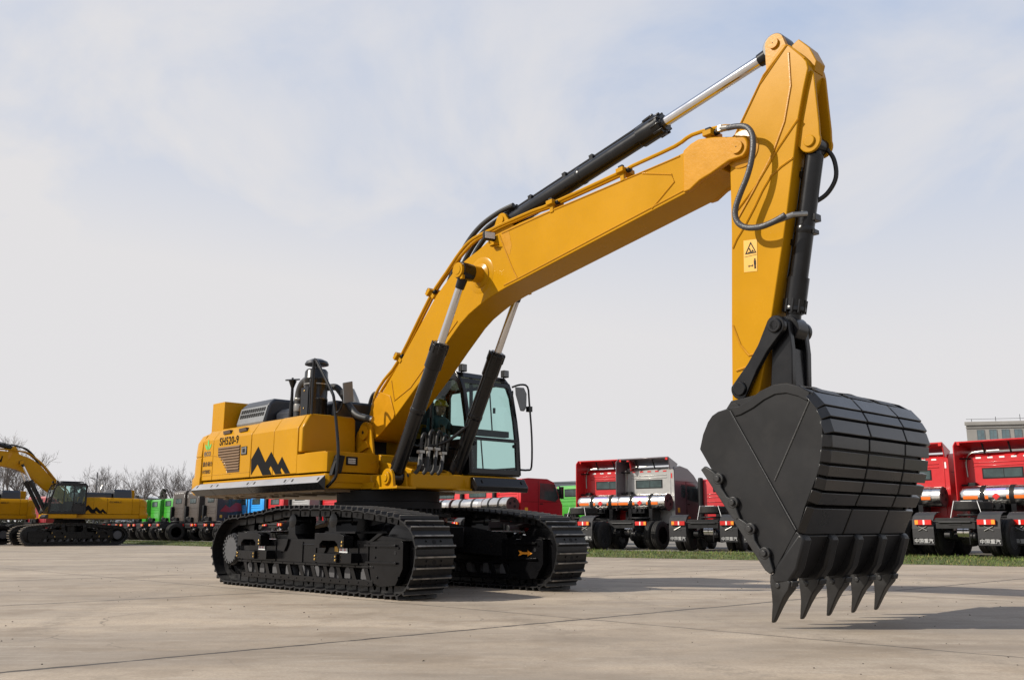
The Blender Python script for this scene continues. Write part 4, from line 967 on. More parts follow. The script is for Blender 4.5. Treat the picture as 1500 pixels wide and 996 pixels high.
# ------------------------------------------------------------------ trucks
CACHE = {}
def part(key, name, fn, mats, parent, bevel=0.):
    if key not in CACHE: CACHE[key] = fn().mesh(name, mats)
    return build(name, CACHE[key], None, parent, bevel)
LOTZ = .15
def wheel(par, x, y, r=.54, w=.27, out=1):
    def ty():
        m = MB(); m.lathe([(r*.60, -w/2+.02), (r*.80, -w/2), (r*.95, -w/2+.02), (r, -w/2+.05), (r, -.045), (r*.975, -.04), (r*.975, -.03), (r, -.025), (r, .025), (r*.975, .03), (r*.975, .04), (r, .045), (r, w/2-.05), (r*.95, w/2-.02), (r*.80, w/2), (r*.60, w/2-.02)], (0, 0, 0), (0, 1, 0), 36); return m
    def ri():
        m = MB(); s = out
        m.lathe([(r*.60, s*(w/2-.02)), (r*.56, s*(w/2-.03)), (r*.53, s*(w/2-.10)), (r*.30, s*(w/2-.14)), (r*.28, s*(w/2-.06)), (r*.16, s*(w/2-.03)), (.001, s*(w/2-.03))], (0, 0, 0), (0, 1, 0), 28)
        for i in range(8):
            a = 2*math.pi*i/8; m.cyl((r*.40*math.cos(a), s*(w/2-.15), r*.40*math.sin(a)), (r*.40*math.cos(a), s*(w/2-.10), r*.40*math.sin(a)), .02, n=6)
        return m
    t = part(('tyre', r, w), 'tyre', ty, [TYRE], par); t.location = (x, y, r)
    q = part(('rim', r, w, out), 'rim', ri, [RIM], t)
    return t

FLW = mat('flap_letter_paint', (.30, .30, .30), .6, var=.25, scale=20)
def truck(px, D, head, L, paint, label, side=None, high=True, tank=True, flaps=True, spare=False, lamps='plain', group='trucks parked behind the verge', tail=.95, sdark=None, cabw=1.2, sideletter=None, cabpx=None, cz=.9, defl=True, air=True):
    """tail of the truck seen at image column px (of 1500) at depth D from the camera; L = tail to cab back"""
    hr = R(head); sx_ = (px-750)/1367.9; y = D*1.0
    if cabpx:
        a = L*math.sin(hr)-cabw*math.cos(hr); b_ = L*math.cos(hr)+cabw*math.sin(hr)
        x = (cabpx-750)/1367.9*((D+b_)*.9805+1.4*.1965)-a
    else: x = sx_*D*.9805
    t = empty('truck', (x, y, LOTZ), R(90)-R(head))
    tag(t, label, 'truck', group)
    side = side or paint
    W = cabw
    # chassis
    def ch():
        m = MB()
        for s in (-1, 1): m.box(0, L+2.2, s*.43-.045, s*.43+.045, .82, 1.08)
        m.box(-.03, .05, -.55, .55, .80, 1.10); m.box(-.04, -.028, -.18, .18, .90, 1.02)
        for xx in (.5, 1.5, 2.6): m.box(xx, xx+.12, -.40, .40, .86, 1.04)
        for xx in ((.95, 2.30) if L > 3 else (.95,)):
            m.cyl((xx, -1.0, .54), (xx, 1.0, .54), .10, n=12); m.lathe([(.12, -.28), (.24, -.16), (.26, 0), (.24, .16), (.12, .28)], (xx, 0, .54), (0, 1, 0), 20)
            for s in (-1, 1): m.tubes(smooth([(xx-.65, s*.52, .80), (xx, s*.52, .68), (xx+.65, s*.52, .80)], 4), .05, 6)
        m.cyl((L+1.0, -1.0, .52), (L+1.0, 1.0, .52), .08, n=10)
        m.tubes([(-.05, -.45, .98), (-.05, .45, .98)], .03, 8)
        for s in (-1, 1): m.tubes([(.02, s*.5, 1.04), (.02, s*1.1, 1.04)], .018, 6)
        for s in (-1, 1):
            m.lathe([(.14, -.25), (.16, -.23), (.16, .23), (.14, .25)], (L-.2, s*.75, .78), (1, 0, 0), 14); m.box(L-.55, L+.25, s*.62-.02, s*.62+.02, .55, 1.0)
            m.tubes(smooth([(.1, s*.30, 1.0), (.6, s*.22, 1.13), (1.3, s*.25, 1.10), (L-.5, s*.18, 1.15)], 3), .018, 5)
        m.tubes([(-.03, -.75, 1.0), (-.03, .75, 1.0)], .02, 6); m.tubes([(.02, -.36, .80), (.02, -.36, .35)], .018, 6); m.tubes(smooth([(.1, .1, .9), (.3, .2, .6), (.7, .1, .5)], 3), .02, 5)
        m.lathe([(.05, -.1), (.10, -.08), (.10, .08), (.05, .1)], (.18, .30, .62), (0, 1, 0), 12); m.lathe([(.05, -.1), (.10, -.08), (.10, .08), (.05, .1)], (.18, -.40, .58), (0, 1, 0), 12)
        if air:
            m.obox((L-.35, 0, 1.14), (.5, .8, .12)); m.lathe([(.45, 0), (.47, .03), (.45, .06)], (1.4, 0, 1.16), (0, 0, 1), 24)
        m.tubes(smooth([(L-.25, .15, 1.1), (L-.35, .2, 1.4), (L-.2, .1, 1.55)], 3), .03, 6); m.tubes(smooth([(L-.25, -.1, 1.1), (L-.4, -.15, 1.35), (L-.2, -.1, 1.5)], 3), .03, 6)
        return m
    chs = part(('chassis', L, air), 'chassis', ch, [FRM], t, .008)
    m = MB(); m.lathe([(.12, -.19), (.15, -.17), (.15, -.02), (.135, 0), (.15, .02), (.15, .17), (.12, .19)], (.34, -.12, .70), (0, 1, 0), 20)
    if 'airtank' not in CACHE: CACHE['airtank'] = m.mesh('air_tank', [TANK])
    build('air_tank', CACHE['airtank'], None, t)
    for s in (-1, 1):
        for xx in ((.95, 2.30) if L > 3 else (.95,)):
            wheel(t, xx, s*1.09, out=s); wheel(t, xx, s*.77, out=s)
        wheel(t, L+1.0, s*1.07, out=s)
    # tail lights and mud flaps
    for s in (-1, 1):
        def tl():
            m = MB(); m.box(-.06, 0, -.24, .24, -.07, .07, 0); m.box(-.065, -.06, -.05, .0, -.065, .065, 1); m.box(-.065, -.06, .14, .235, -.06, .06, 2)
            return m
        o = part('taillight', 'tail_light', tl, [REDM, WHT, AMB], t); o.location = (-.06, s*.88, .98)
        if s < 0: o.scale = (1, -1, 1)
    if flaps:
        for s in (-1, 1):
            def fl():
                m = MB(); y0, y1 = -.31, .31
                m.strip([(-.05, .34), (-.06, .80), (-.03, 1.05), (.08, 1.18), (.26, 1.26), (.5, 1.28)], .02, 'y', y0, y1)
                m.box(-.085, -.07, y0+.02, y1-.02, .53, .54); m.tubes([(-.075, -.12, .74), (-.075, .12, .86)], .012, 6, 1); m.tubes([(-.075, .12, .74), (-.075, -.12, .86)], .012, 6, 1)
                return m
            o = part('flap', 'mud_flap', fl, [FLAP, STEEL], t); o.location = (0, s*.92, 0)
            if 'flaptext' not in CACHE:
                tt = text('flap_lettering', '中国重汽', .135, M_back(-.077, .265, .40), FLW, o, bold=.004); CACHE['flaptext'] = tt.data
            else:
                tt = bpy.data.objects.new('flap_lettering', CACHE['flaptext']); link(tt, o)
    if spare:
        def sp():
            m = MB(); m.lathe([(.32, -.13), (.50, -.135), (.54, -.09), (.54, .09), (.50, .135), (.32, .13)], (1.35, 0, 1.45), (0, 0, 1), 32); return m
        s_ = part('spare', 'spare_wheel', sp, [TYRE], t)
        def rp():
            m = MB(); m.tubes([(.72, -.5, 1.08), (.92, -.30, 1.60), (1.6, -.2, 1.60)], .008, 5); m.tubes([(.72, .42, 1.08), (.9, .36, 1.60), (1.6, .3, 1.60)], .008, 5); m.box(1.0, 1.3, -.12, .2, 1.586, 1.605); return m
        part('rope', 'lashing', rp, [WHT], s_)
    # LNG tank across the chassis
    if tank:
        X0 = L-.42
        def tk():
            m = MB(); m.lathe([(.16, -1.17), (.27, -1.12), (.325, -1.02), (.335, -.9), (.335, .72), (.325, .80), (.32, .86), (.335, .87), (.335, 1.12), (.30, 1.13)], (X0, 0, 1.80), (0, -1, 0), 40); return m
        k = part(('tank', L), 'gas_tank', tk, [TANK], t)
        def st():
            m = MB()
            for y in (-.45, .42): m.lathe([(.338, -.07), (.345, -.07), (.345, .07), (.338, .07)], (X0, y, 1.80), (0, 1, 0), 40)
            return m
        part(('strap', L), 'tank_strap', st, [BLKM], k)
        def en():
            m = MB(); m.lathe([(.325, 0), (.33, .01), (.32, .025), (.001, .025)], (X0, -1.125, 1.80), (0, -1, 0), 36)
            for a, r in ((60, .17), (-40, .12), (160, .15)): m.cyl((X0+r*math.cos(R(a)), -1.15, 1.80+r*math.sin(R(a))), (X0+r*math.cos(R(a)), -1.157, 1.80+r*math.sin(R(a))), .06, n=12, mi=1)
            return m
        part(('tend', L), 'tank_end', en, [TKEND, BLKM], k)
        def lb():
            m = MB(); A = [(X0-.338*math.cos(R(a)), 0, 1.80+.338*math.sin(R(a))) for a in (28, 33, 38, 43)]
            m.add([(x, .30, z) for x, y, z in A]+[(x, -.28, z) for x, y, z in A], [[i, i+1, 5+i, 4+i] for i in range(3)], 0); return m
        def dm():
            m = MB(); m.loft([(X0-.34, .12, 1.78), (X0-.34, 0, 1.67), (X0-.34, -.12, 1.78), (X0-.33, 0, 1.90)], [(X0-.348, .12, 1.78), (X0-.348, 0, 1.67), (X0-.348, -.12, 1.78), (X0-.338, 0, 1.90)]); return m
        if tank != 'plain':
            for ya, yb in ((.55, 1.0), (.24, .34), (-.37, -.30), (-.82, -.52)):
                def bd(ya=ya, yb=yb):
                    m = MB(); A = [(X0-.337*math.cos(R(a)), 1.80+.337*math.sin(R(a))) for a in (-16, -10, -4, 2)]
                    m.add([(x, ya, z) for x, z in A]+[(x, yb, z) for x, z in A], [[i, i+1, 5+i, 4+i] for i in range(3)], 0); return m
                part(('band', L, ya), 'orange_band', bd, [ORG], k)
            part(('lab', L), 'maker_label', lb, [mat_lab], k); part(('dia', L), 'hazard_diamond', dm, [REDM], k)
        m_ = MB(); 
        def ft():
            m = MB()
            for q in (-.1, .12): m.cyl((X0-.36, q, 1.50), (X0-.48, q, 1.50), .07, n=12)
            m.box(X0-.40, X0-.1, -.25, .3, 1.38, 1.56); m.cyl((X0-.42, .25, 1.60), (X0-.50, .25, 1.60), .04, n=8); m.box(X0-.3, X0+.3, -.55, -.40, 1.1, 1.55); m.box(X0-.3, X0+.3, .40, .55, 1.1, 1.55); return m
        part(('tfit', L), 'tank_fitting', ft, [BLK], k)
    # cab
    H = 3.46 if high else 2.86
    cx = L
    def cb():
        m = MB()
        if high: P = [(0, .98), (0, 3.30), (.10, 3.44), (.5, 3.50), (1.1, 3.40), (1.6, 3.12), (1.9, 2.84), (2.12, 2.05), (2.22, 1.85), (2.24, .62), (1.6, .62), (1.55, .95), (1.35, 1.12), (.85, 1.12), (.62, .98)]
        else: P = [(0, 1.16), (0, 2.74), (.08, 2.86), (.4, 2.90), (1.4, 2.88), (1.75, 2.74), (2.12, 1.95), (2.2, 1.8), (2.2, .66), (1.6, .66), (1.52, .95), (1.3, 1.14), (.85, 1.14), (.6, 1.02)]
        m.prism([(cx+a, b) for a, b in P], 'y', -W, W)
        # pressed ribs on the back wall
        for z in ((3.10, 2.98, 2.2, 1.95, 1.8) if high else (2.24, 2.10, 1.9)): m.tubes([(cx-.005, -W+.32, z), (cx-.005, W-.32, z)], .018, 6)
        for s in (-1, 1): m.tubes([(cx-.004, s*(W-.16), 1.2), (cx-.004, s*(W-.16), H-.25)], .014, 6)
        return m
    cab = part(('cab', L, high, W, paint.name), 'cab', cb, [paint], t, .085)
    if side is not paint:
        def sd():
            m = MB()
            if high: P = [(.03, 1.0), (.03, 3.30), (.12, 3.41), (.5, 3.47), (1.1, 3.37), (1.58, 3.10), (1.87, 2.83), (2.09, 2.05), (2.19, 1.85), (2.21, .65), (1.62, .65), (1.57, .97), (1.36, 1.14), (.84, 1.14), (.61, 1.0)]
            else: P = [(.03, 1.18), (.03, 2.73), (.1, 2.84), (.4, 2.88), (1.4, 2.86), (1.73, 2.72), (2.1, 1.95), (2.18, 1.8), (2.18, .68), (1.62, .68), (1.54, .97), (1.32, 1.16), (.84, 1.16), (.6, 1.04)]
            for s in (-1, 1): m.prism([(cx+a, b) for a, b in P], 'y', s*W, s*(W+.012))
            return m
        part(('side', L, high, W, side.name), 'side_panel', sd, [side], cab)
    zb = 2.52 if high else 2.32
    def bw():
        m = MB(); m.box(cx-.012, cx-.004, -.62, .62, zb, zb+.38, 0); m.box(cx-.018, cx-.012, -.58, .58, zb+.04, zb+.34, 1); m.box(cx-.021, cx-.018, -.05, -.03, zb+.04, zb+.34, 0); return m
    part(('bwin', L, high), 'rear_window', bw, [BLKM, WINT], cab, .03)
    for s in (-1, 1):
        def dw(s=s):
            m = MB(); y0, y1 = sorted((s*(W+.013), s*(W+.020)))
            m.prism([(cx+.98, 2.02), (cx+1.80, 1.92), (cx+1.98, 2.06), (cx+1.80, 2.66), (cx+1.0, 2.70)], 'y', y0, y1, 0)
            if high: m.prism([(cx+.52, 2.14), (cx+.72, 2.08), (cx+.84, 2.18), (cx+.82, 2.66), (cx+.56, 2.70), (cx+.50, 2.6)], 'y', y0, y1, 0)
            m.box(cx+.9, cx+.912, y0, y1, 1.1, 2.8, 1); m.box(cx+.1, cx+1.9, y0, y1, 2.80 if high else 1.9, 2.812 if high else 1.912, 1)
            m.box(cx+.98, cx+1.14, y0-.01, y1+.01, 1.80, 1.84, 1)
            if s < 0: m.box(cx+.20, cx+.36, y0, y1, 1.46, 1.66, 2); m.box(cx+1.0, cx+1.18, y0, y1, 1.20, 1.28, 3)
            return m
        part(('dwin', L, high, s, W), 'side_window', dw, [WINT, BLKM, STKY, ORG], cab)
    def mi():
        m = MB()
        for s in (-1, 1): m.obox((cx+2.0, s*(W+.22), 2.3), (.12, .22, .5)); m.tubes([(cx+2.0, s*W, 2.6), (cx+2.0, s*(W+.22), 2.5)], .02, 6)
        return m
    part(('mir', L, W), 'door_mirror', mi, [BLK], cab, .02)
    for sd_ in (-1, 1):
        def fd(q=sd_):
            m = MB(); m.strip([(cx-.02, .95), (cx+.30, 1.05), (cx+.55, 1.20), (cx+.9, 1.30)], .03, 'y', min(q*.8, q*W), max(q*.8, q*W)); return m
        part(('fend', L, W, sd_), 'fender', fd, [BLKM], t)
    if not high:
        part(('stk', L, W), 'intake_stack', lambda: MB().tubes([(cx-.06, W-.10, 1.0), (cx-.06, W-.10, 2.60), (cx-.02, W-.10, 2.72)], .10, 10), [BLKM], t)
    else:
        part(('abox', L, W), 'air_box', lambda: MB().box(cx-.22, cx-.02, W-.42, W-.16, 1.25, 2.25), [BLKM], t, .03)
    part(('gbox', L), 'gearbox', lambda: MB().box(cx-.20, cx-.01, -.3, .5, 1.12, 1.5), [BLKM], t, .03)
    if high and defl:
        def df():
            m = MB()
            # roof deflector: hollow cap, open to the rear
            m.loft([(cx-.42, -W-.02, 3.62), (cx-.42, W+.02, 3.62), (cx-.42, W+.02, 3.86), (cx-.42, -W-.02, 3.86)][2:]+[(cx-.42, -W-.02, 3.80), (cx-.42, W+.02, 3.80)], [(cx+.5, W-.1, 3.60), (cx+.5, -W+.1, 3.60), (cx+.5, -W+.1, 3.55), (cx+.5, W-.1, 3.55)])
            for s in (-1, 1): m.loft([(cx-.42, s*(W+.02), 3.86), (cx+.5, s*(W-.1), 3.58), (cx+.3, s*(W-.06), 3.38), (cx-.30, s*(W+.02), 3.30)], [(cx-.42, s*(W-.02), 3.86), (cx+.5, s*(W-.14), 3.58), (cx+.3, s*(W-.10), 3.38), (cx-.30, s*(W-.02), 3.30)])
            # tall side fairing on the left
            m.loft([(cx-.62, W+.06, 1.55), (cx-.02, W, 1.55), (cx-.02, W, 3.5), (cx-.45, W+.03, 3.86), (cx-.60, W+.05, 3.7)], [(cx-.62, W+.02, 1.55), (cx-.02, W-.04, 1.55), (cx-.02, W-.04, 3.5), (cx-.45, W-.01, 3.86), (cx-.60, W+.01, 3.7)])
            return m
        d = part(('defl', L, side.name), 'roof_deflector', df, [side], cab, .012)
        def lm():
            m = MB()
            for s in (-1, 1): m.box(cx-.44, cx-.42, s*(W-.06)-.05, s*(W-.06)+.05, 3.72, 3.82)
            return m
        part(('mlamp', L), 'marker_lamp', lm, [REDM], d)
        for y in (-.35, .45):
            part(('dstr', L, y), 'deflector_strut', lambda y=y: MB().tubes([(cx-.1, y, 3.40), (cx-.30, y, 3.80)], .03, 6), [BLKM], cab)
        for z in (3.25, 2.3, 1.7):
            part(('fbr', L, W, z), 'fairing_bracket', lambda z=z: MB().tubes([(cx, W-.25, z), (cx-.3, W, z)], .03, 6), [BLKM], cab)
        def bk():
            return MB().tubes(smooth([(cx-.06, W-.14, 2.6), (cx-.06, W-.14, 3.2), (cx-.12, W-.4, 3.46), (cx-.1, 0, 3.50)], 4), .022, 6)
        part(('brk', L, W), 'steel_pipe', bk, [STEEL], cab)
    def rf():
        m = MB(); z = H-.22
        for k in range(5): m.box(cx-.010, cx-.004, -.82+k*.36, -.66+k*.36, z, z+.055)
        for s in (-1, 1): m.box(cx-.010, cx-.004, s*(W-.10)-.025, s*(W-.10)+.025, z-.3, z-.08)
        return m
    if high: part(('refl', L, high, lamps), 'reflector_strip', rf, [REDM if lamps == 'red' else WHT], cab)
    cab.scale = (1, 1, cz); cab.location = (0, 0, 1-cz)
    if sideletter:
        mm = MB(); y = -W-.022
        mm.prism([(cx+.2, 1.9), (cx+.55, 2.35), (cx+.8, 2.15), (cx+1.2, 2.5), (cx+1.55, 2.45), (cx+1.6, 1.95), (cx+.9, 1.85)], 'y', y-.004, y); build('side_graphic', mm, [DREDP], cab)
    return t
mat_lab = mat('tank_label_blue', (.28, .24, .50), .4, var=.6, scale=60)

TG = 'tractor trucks in the row to the right'
truck(1545, 26.4, 47, 4.0, REDP, 'red truck at the right edge, mostly out of view, with mud flap showing', group=TG)
truck(1400, 27.2, 47, 4.0, REDP, 'red high-roof tractor truck at far right with spare wheel lashed on its chassis', spare=True, group=TG)
truck(1262, 29.0, 46, 4.0, REDP, 'red high-roof tractor truck partly hidden behind the bucket, right side', group=TG)
truck(1138, 31.0, 46, 3.9, DREDP, 'truck chassis with flap, almost all hidden behind the bucket', high=False, tank=False, group=TG)
truck(1030, 33.5, 28, 3.6, REDP, 'bright red low-roof truck just left of the bucket with two lashed spare tyres', high=False, tank=False, spare=True, group=TG)
truck(912, 36.5, 40, 2.0, SILP, 'silver and slate grey high-roof truck with a polished gas tank', side=GRYP, cabw=1.15, flaps=False, lamps='red', group=TG)
truck(828, 36.5, 36, 3.4, REDP, 'red high-roof truck standing left of the silver truck', spare=True, group=TG)
truck(800, 44.5, 47, 3.4, GRNP, 'green low-roof truck seen between two red cabs', high=False, cabpx=815, cz=1.0, tank=False, group=TG)
truck(686, 40.5, 58, 3.0, REDP, 'deep red sleeper cab truck right beside the excavator cab', side=DREDP, high=False, cabw=1.12, cabpx=724, cz=1.03, tank='plain', group=TG)
truck(735, 47.0, 50, 3.3, DREDP, 'dark red truck peeking out behind the deep red sleeper cab', high=False, cabpx=782, cz=1.0, tank=False, group=TG)
truck(640, 42.0, 48, 3.3, REDP, 'red truck under the excavator cab, its tank above the far track', high=False, tank='plain', cabpx=676, group=TG)
truck(590, 44.0, 48, 3.3, REDP, 'red truck seen under the upper structure beside the slewing ring', high=False, tank='plain', cabpx=632, group=TG)
LG = 'trucks in the row to the left'
truck(0, 50.5, 50, 3.4, REDP, 'red truck cab seen in the gap under the hull left of the slewing ring', high=False, tank=False, flaps=False, cabpx=470, cz=1.05, group=LG)
truck(0, 53.5, 50, 3.4, SILP, 'pale silver truck cab in the gap under the yellow hull', high=False, tank=False, flaps=False, cabpx=425, cz=1.05, group=LG)
truck(0, 56.0, 52, 3.4, REDP, 'red truck behind the near track, right of the two blue cabs', high=False, tank=False, flaps=False, cabpx=391, group=LG)
truck(0, 58.0, 52, 3.4, BLUP, 'right one of two bright blue truck cabs seen under the yellow hull', high=False, tank=False, flaps=False, cabpx=364, cz=.95, group=LG)
truck(0, 59.5, 52, 3.4, BLUP, 'left one of two bright blue truck cabs seen under the yellow hull', high=False, tank=False, flaps=False, cabpx=344, cz=.95, group=LG)
truck(0, 59.5, 54, 3.4, BRNP, 'brown-grey truck with navy side and red graphic nearest the near track', side=NAVY, high=True, defl=False, cz=.93, tank=False, flaps=False, sideletter=True, cabpx=300, group=LG)
truck(0, 62.0, 53, 3.4, BRNP, 'middle one of three brown-grey trucks', high=True, defl=False, cz=.93, tank=False, flaps=False, cabpx=274, group=LG)
truck(0, 64.0, 52, 3.4, BRNP, 'brown-grey truck next to the green trucks', high=True, defl=False, cz=.95, tank=False, flaps=False, cabpx=253, group=LG)
truck(0, 66.0, 52, 3.6, GRNP, 'bright green truck next to the brown-grey trucks', high=False, tank=False, flaps=False, cabpx=238, cz=1.0, group=LG)
truck(0, 67.5, 52, 3.6, GRNP, 'bright green truck, middle one of the three green cabs', high=False, tank=False, flaps=False, cabpx=219, cz=.98, group=LG)
truck(0, 69.0, 52, 3.6, GRNP, 'bright green truck half hidden by the distant excavator tail', high=False, tank=False, flaps=False, cabpx=200, cz=.98, group=LG)
truck(0, 68.0, 30, 3.4, DREDP, 'crimson truck cab between the two distant excavators', high=False, cz=1.12, tank=False, flaps=False, cabpx=40, group=LG)

# ------------------------------------------------------------------ ground
def sheet(name, pts, mats, kind='structure'):
    m = MB(); m.add(pts, [list(range(len(pts)))]); o = build(name, m, mats, flat=True); tag(o, kind=kind); return o
EDGE = [(-75, 92), (-40, 69.5), (-23, 56.8), (-17.1, 51.2), (2.8, 32.3), (7.5, 29.3), (10.9, 26.0), (13.4, 24.3), (20, 17), (40, -8)]
def off(P, d):   # shift away from the yard (towards +x+y)
    return [(x+d*.68, y+d*.73) for x, y in P]
def concrete():
    m = bpy.data.materials.new('yard_concrete'); m.use_nodes = True; nt = m.node_tree; L = nt.links; b = nt.nodes['Principled BSDF']
    tc = nd(nt, 'ShaderNodeTexCoord'); OBJ = tc.outputs['Object']
    def noise(sc, det=6., ro=.6, vec=None, dist=0.):
        n = nd(nt, 'ShaderNodeTexNoise', Scale=sc, Detail=det, Roughness=ro, Distortion=dist); L.new(vec or OBJ, n.inputs['Vector']); return n.outputs['Fac']
    def mth(op, a, b_=None, c=None):
        n = nd(nt, 'ShaderNodeMath', operation=op)
        for i, v in enumerate((a, b_, c)):
            if v is None: continue
            if isinstance(v, (int, float)): n.inputs[i].default_value = v
            else: L.new(v, n.inputs[i])
        return n.outputs[0]
    def rng(v, a, b_, c=0., d=1.):
        n = nd(nt, 'ShaderNodeMapRange'); n.inputs['From Min'].default_value = a; n.inputs['From Max'].default_value = b_; n.inputs['To Min'].default_value = c; n.inputs['To Max'].default_value = d
        L.new(v, n.inputs['Value']); return n.outputs['Result']
    def mix(f, A, B):
        n = nd(nt, 'ShaderNodeMix', data_type='RGBA')
        if isinstance(f, (int, float)): n.inputs['Factor'].default_value = f
        else: L.new(f, n.inputs['Factor'])
        for k, v in (('A', A), ('B', B)):
            if isinstance(v, tuple): n.inputs[k].default_value = (*v, 1)
            else: L.new(v, n.inputs[k])
        return n.outputs['Result']
    sx = nd(nt, 'ShaderNodeSeparateXYZ'); L.new(OBJ, sx.inputs[0]); X, Y = sx.outputs[0], sx.outputs[1]
    wob = mth('MULTIPLY', mth('SUBTRACT', noise(1.2, 3.), .5), .10)
    def lines(nx, ny, c, sp):
        d = mth('ADD', mth('ADD', mth('MULTIPLY', X, nx), mth('MULTIPLY', Y, ny)), wob)
        f = mth('FRACT', mth('ADD', mth('DIVIDE', mth('SUBTRACT', d, c), sp), 100.5))
        return mth('MULTIPLY', mth('ABSOLUTE', mth('SUBTRACT', f, .5)), sp), mth('FLOOR', mth('ADD', mth('DIVIDE', mth('SUBTRACT', d, c), sp), 100.0))
    d1, id1 = lines(.665, -.747, -7.42, 6.2); d2, id2 = lines(.70, .714, 8.15, 6.0)
    # slab tone
    cmb = nd(nt, 'ShaderNodeCombineXYZ'); L.new(id1, cmb.inputs[0]); L.new(id2, cmb.inputs[1])
    wn = nd(nt, 'ShaderNodeTexWhiteNoise'); L.new(cmb.outputs[0], wn.inputs['Vector'])
    # broad stains stretched along the brushing direction
    mp = nd(nt, 'ShaderNodeMapping'); mp.inputs['Rotation'].default_value = (0, 0, R(-42)); mp.inputs['Scale'].default_value = (.30, 1.0, 1.); L.new(OBJ, mp.inputs['Vector'])
    big = noise(.55, 7., .62, mp.outputs[0], .6); mid = noise(2.2, 6., .65, mp.outputs[0]); fine = noise(38., 4., .7); grit = noise(160., 2., .5)
    mp2 = nd(nt, 'ShaderNodeMapping'); mp2.inputs['Rotation'].default_value = (0, 0, R(14)); mp2.inputs['Scale'].default_value = (.16, 1.3, 1.); L.new(OBJ, mp2.inputs['Vector'])
    streak = noise(1.6, 7., .66, mp2.outputs[0], .4); streak2 = noise(5.5, 6., .7, mp.outputs[0], .3)
    col = mix(rng(big, .38, .62), (.235, .19, .142), (.475, .388, .292))
    col = mix(rng(mid, .38, .70, 0, .6), col, (.39, .338, .28))
    col = mix(rng(streak, .46, .66, 0, .30), col, (.215, .185, .155))
    col = mix(rng(noise(.9, 9., .74), .50, .66, 0, .7), col, (.195, .148, .102))
    col = mix(rng(noise(3.2, 8., .78), .50, .68, 0, .55), col, (.21, .172, .13))
    col = mix(rng(noise(2.1, 8., .78, mp.outputs[0]), .54, .68, 0, .5), col, (.46, .40, .325))
    col = mix(rng(wn.outputs['Value'], 0, 1, 0, .25), col, (.27, .23, .185))
    col = mix(rng(streak2, .58, .70, 0, .45), col, (.47, .42, .355))
    col = mix(rng(noise(14., 6., .8, mp2.outputs[0]), .62, .72, 0, .5), col, (.50, .46, .40))
    col = mix(rng(fine, .40, .62, 0, .42), col, (.205, .172, .138))
    col = mix(rng(grit, .64, .70, 0, .30), col, (.12, .10, .085))
    col = mix(rng(noise(24., 5., .7), .64, .70, 0, .6), col, (.52, .46, .385))
    vc = nd(nt, 'ShaderNodeTexVoronoi', feature='DISTANCE_TO_EDGE', Scale=.16); dv = nd(nt, 'ShaderNodeMapping'); L.new(OBJ, dv.inputs['Vector'])
    nv = nd(nt, 'ShaderNodeTexNoise', Scale=.8, Detail=6.); L.new(OBJ, nv.inputs['Vector']); av = nd(nt, 'ShaderNodeVectorMath', operation='ADD'); L.new(OBJ, av.inputs[0]); L.new(nv.outputs['Color'], av.inputs[1]); L.new(av.outputs[0], vc.inputs['Vector'])
    crk = mth('MULTIPLY', rng(vc.outputs['Distance'], .0008, .0022, 1, 0), rng(noise(.35, 3.), .52, .60, 0, .6))
    col = mix(crk, col, (.09, .075, .06))
    vor = nd(nt, 'ShaderNodeTexVoronoi', Scale=1.1); L.new(OBJ, vor.inputs['Vector'])
    col = mix(rng(vor.outputs['Distance'], .008, .016, .6, 0), col, (.07, .055, .045))   # scattered droplets of dirt
    cx_ = mth('SUBTRACT', X, 19.); cy_ = mth('SUBTRACT', Y, 16.); rad_ = mth('SQRT', mth('ADD', mth('MULTIPLY', cx_, cx_), mth('MULTIPLY', cy_, cy_)))
    band = None
    for rr_ in (17.6, 19.7, 24.5, 26.6):
        bnd = rng(mth('ABSOLUTE', mth('SUBTRACT', rad_, rr_)), .10, .20, 1, 0); band = bnd if band is None else mth('MAXIMUM', band, bnd)
    tread = rng(noise(9., 5., .8), .42, .62, 0, .5)
    col = mix(mth('MULTIPLY', mth('MULTIPLY', band, tread), rng(big, .35, .6, .2, 1.)), col, (.15, .128, .105))
    jw1 = rng(noise(5., 4.), .3, .7, .012, .045)
    j1 = mth('LESS_THAN', d1, mth('MULTIPLY', jw1, 1.0)); j2 = mth('LESS_THAN', d2, mth('MULTIPLY', jw1, .65))
    soft = mth('MAXIMUM', rng(d1, .02, .22, .35, 0), rng(d2, .02, .18, .3, 0))
    col = mix(mth('MULTIPLY', soft, noise(4., 4.)), col, (.17, .145, .115))
    jn = mth('MAXIMUM', j1, mth('MULTIPLY', j2, .75)); col = mix(mth('MULTIPLY', jn, .9), col, (.035, .03, .026))
    L.new(col, b.inputs['Base Color'])
    L.new(rng(big, .3, .7, .62, .82), b.inputs['Roughness']); b.inputs['Specular IOR Level'].default_value = .35
    bp = nd(nt, 'ShaderNodeBump', Strength=.35, Distance=.01)
    hgt = mth('SUBTRACT', mth('ADD', mth('MULTIPLY', fine, .5), mth('MULTIPLY', mid, .8)), mth('MULTIPLY', jn, 2.))
    L.new(hgt, bp.inputs['Height']); L.new(bp.outputs['Normal'], b.inputs['Normal'])
    return m
CONC = concrete()
ASPH = mat('lot_asphalt', (.16, .145, .125), .85, var=.25, scale=1.2, bump=.3, bscale=30)
EARTH = mat('far_earth', (.13, .115, .08), .95, var=.3, scale=.05)
sheet('ground', [(-900, -900, -.06), (900, -900, -.06), (900, 1500, -.06), (-900, 1500, -.06)], [EARTH])
sheet('concrete_yard', [(-75, -40, 0), (40, -40, 0)] + [(x, y, 0) for x, y in EDGE[::-1]], [CONC])
I1, I2 = off(EDGE, 1.0), off(EDGE, 2.6)
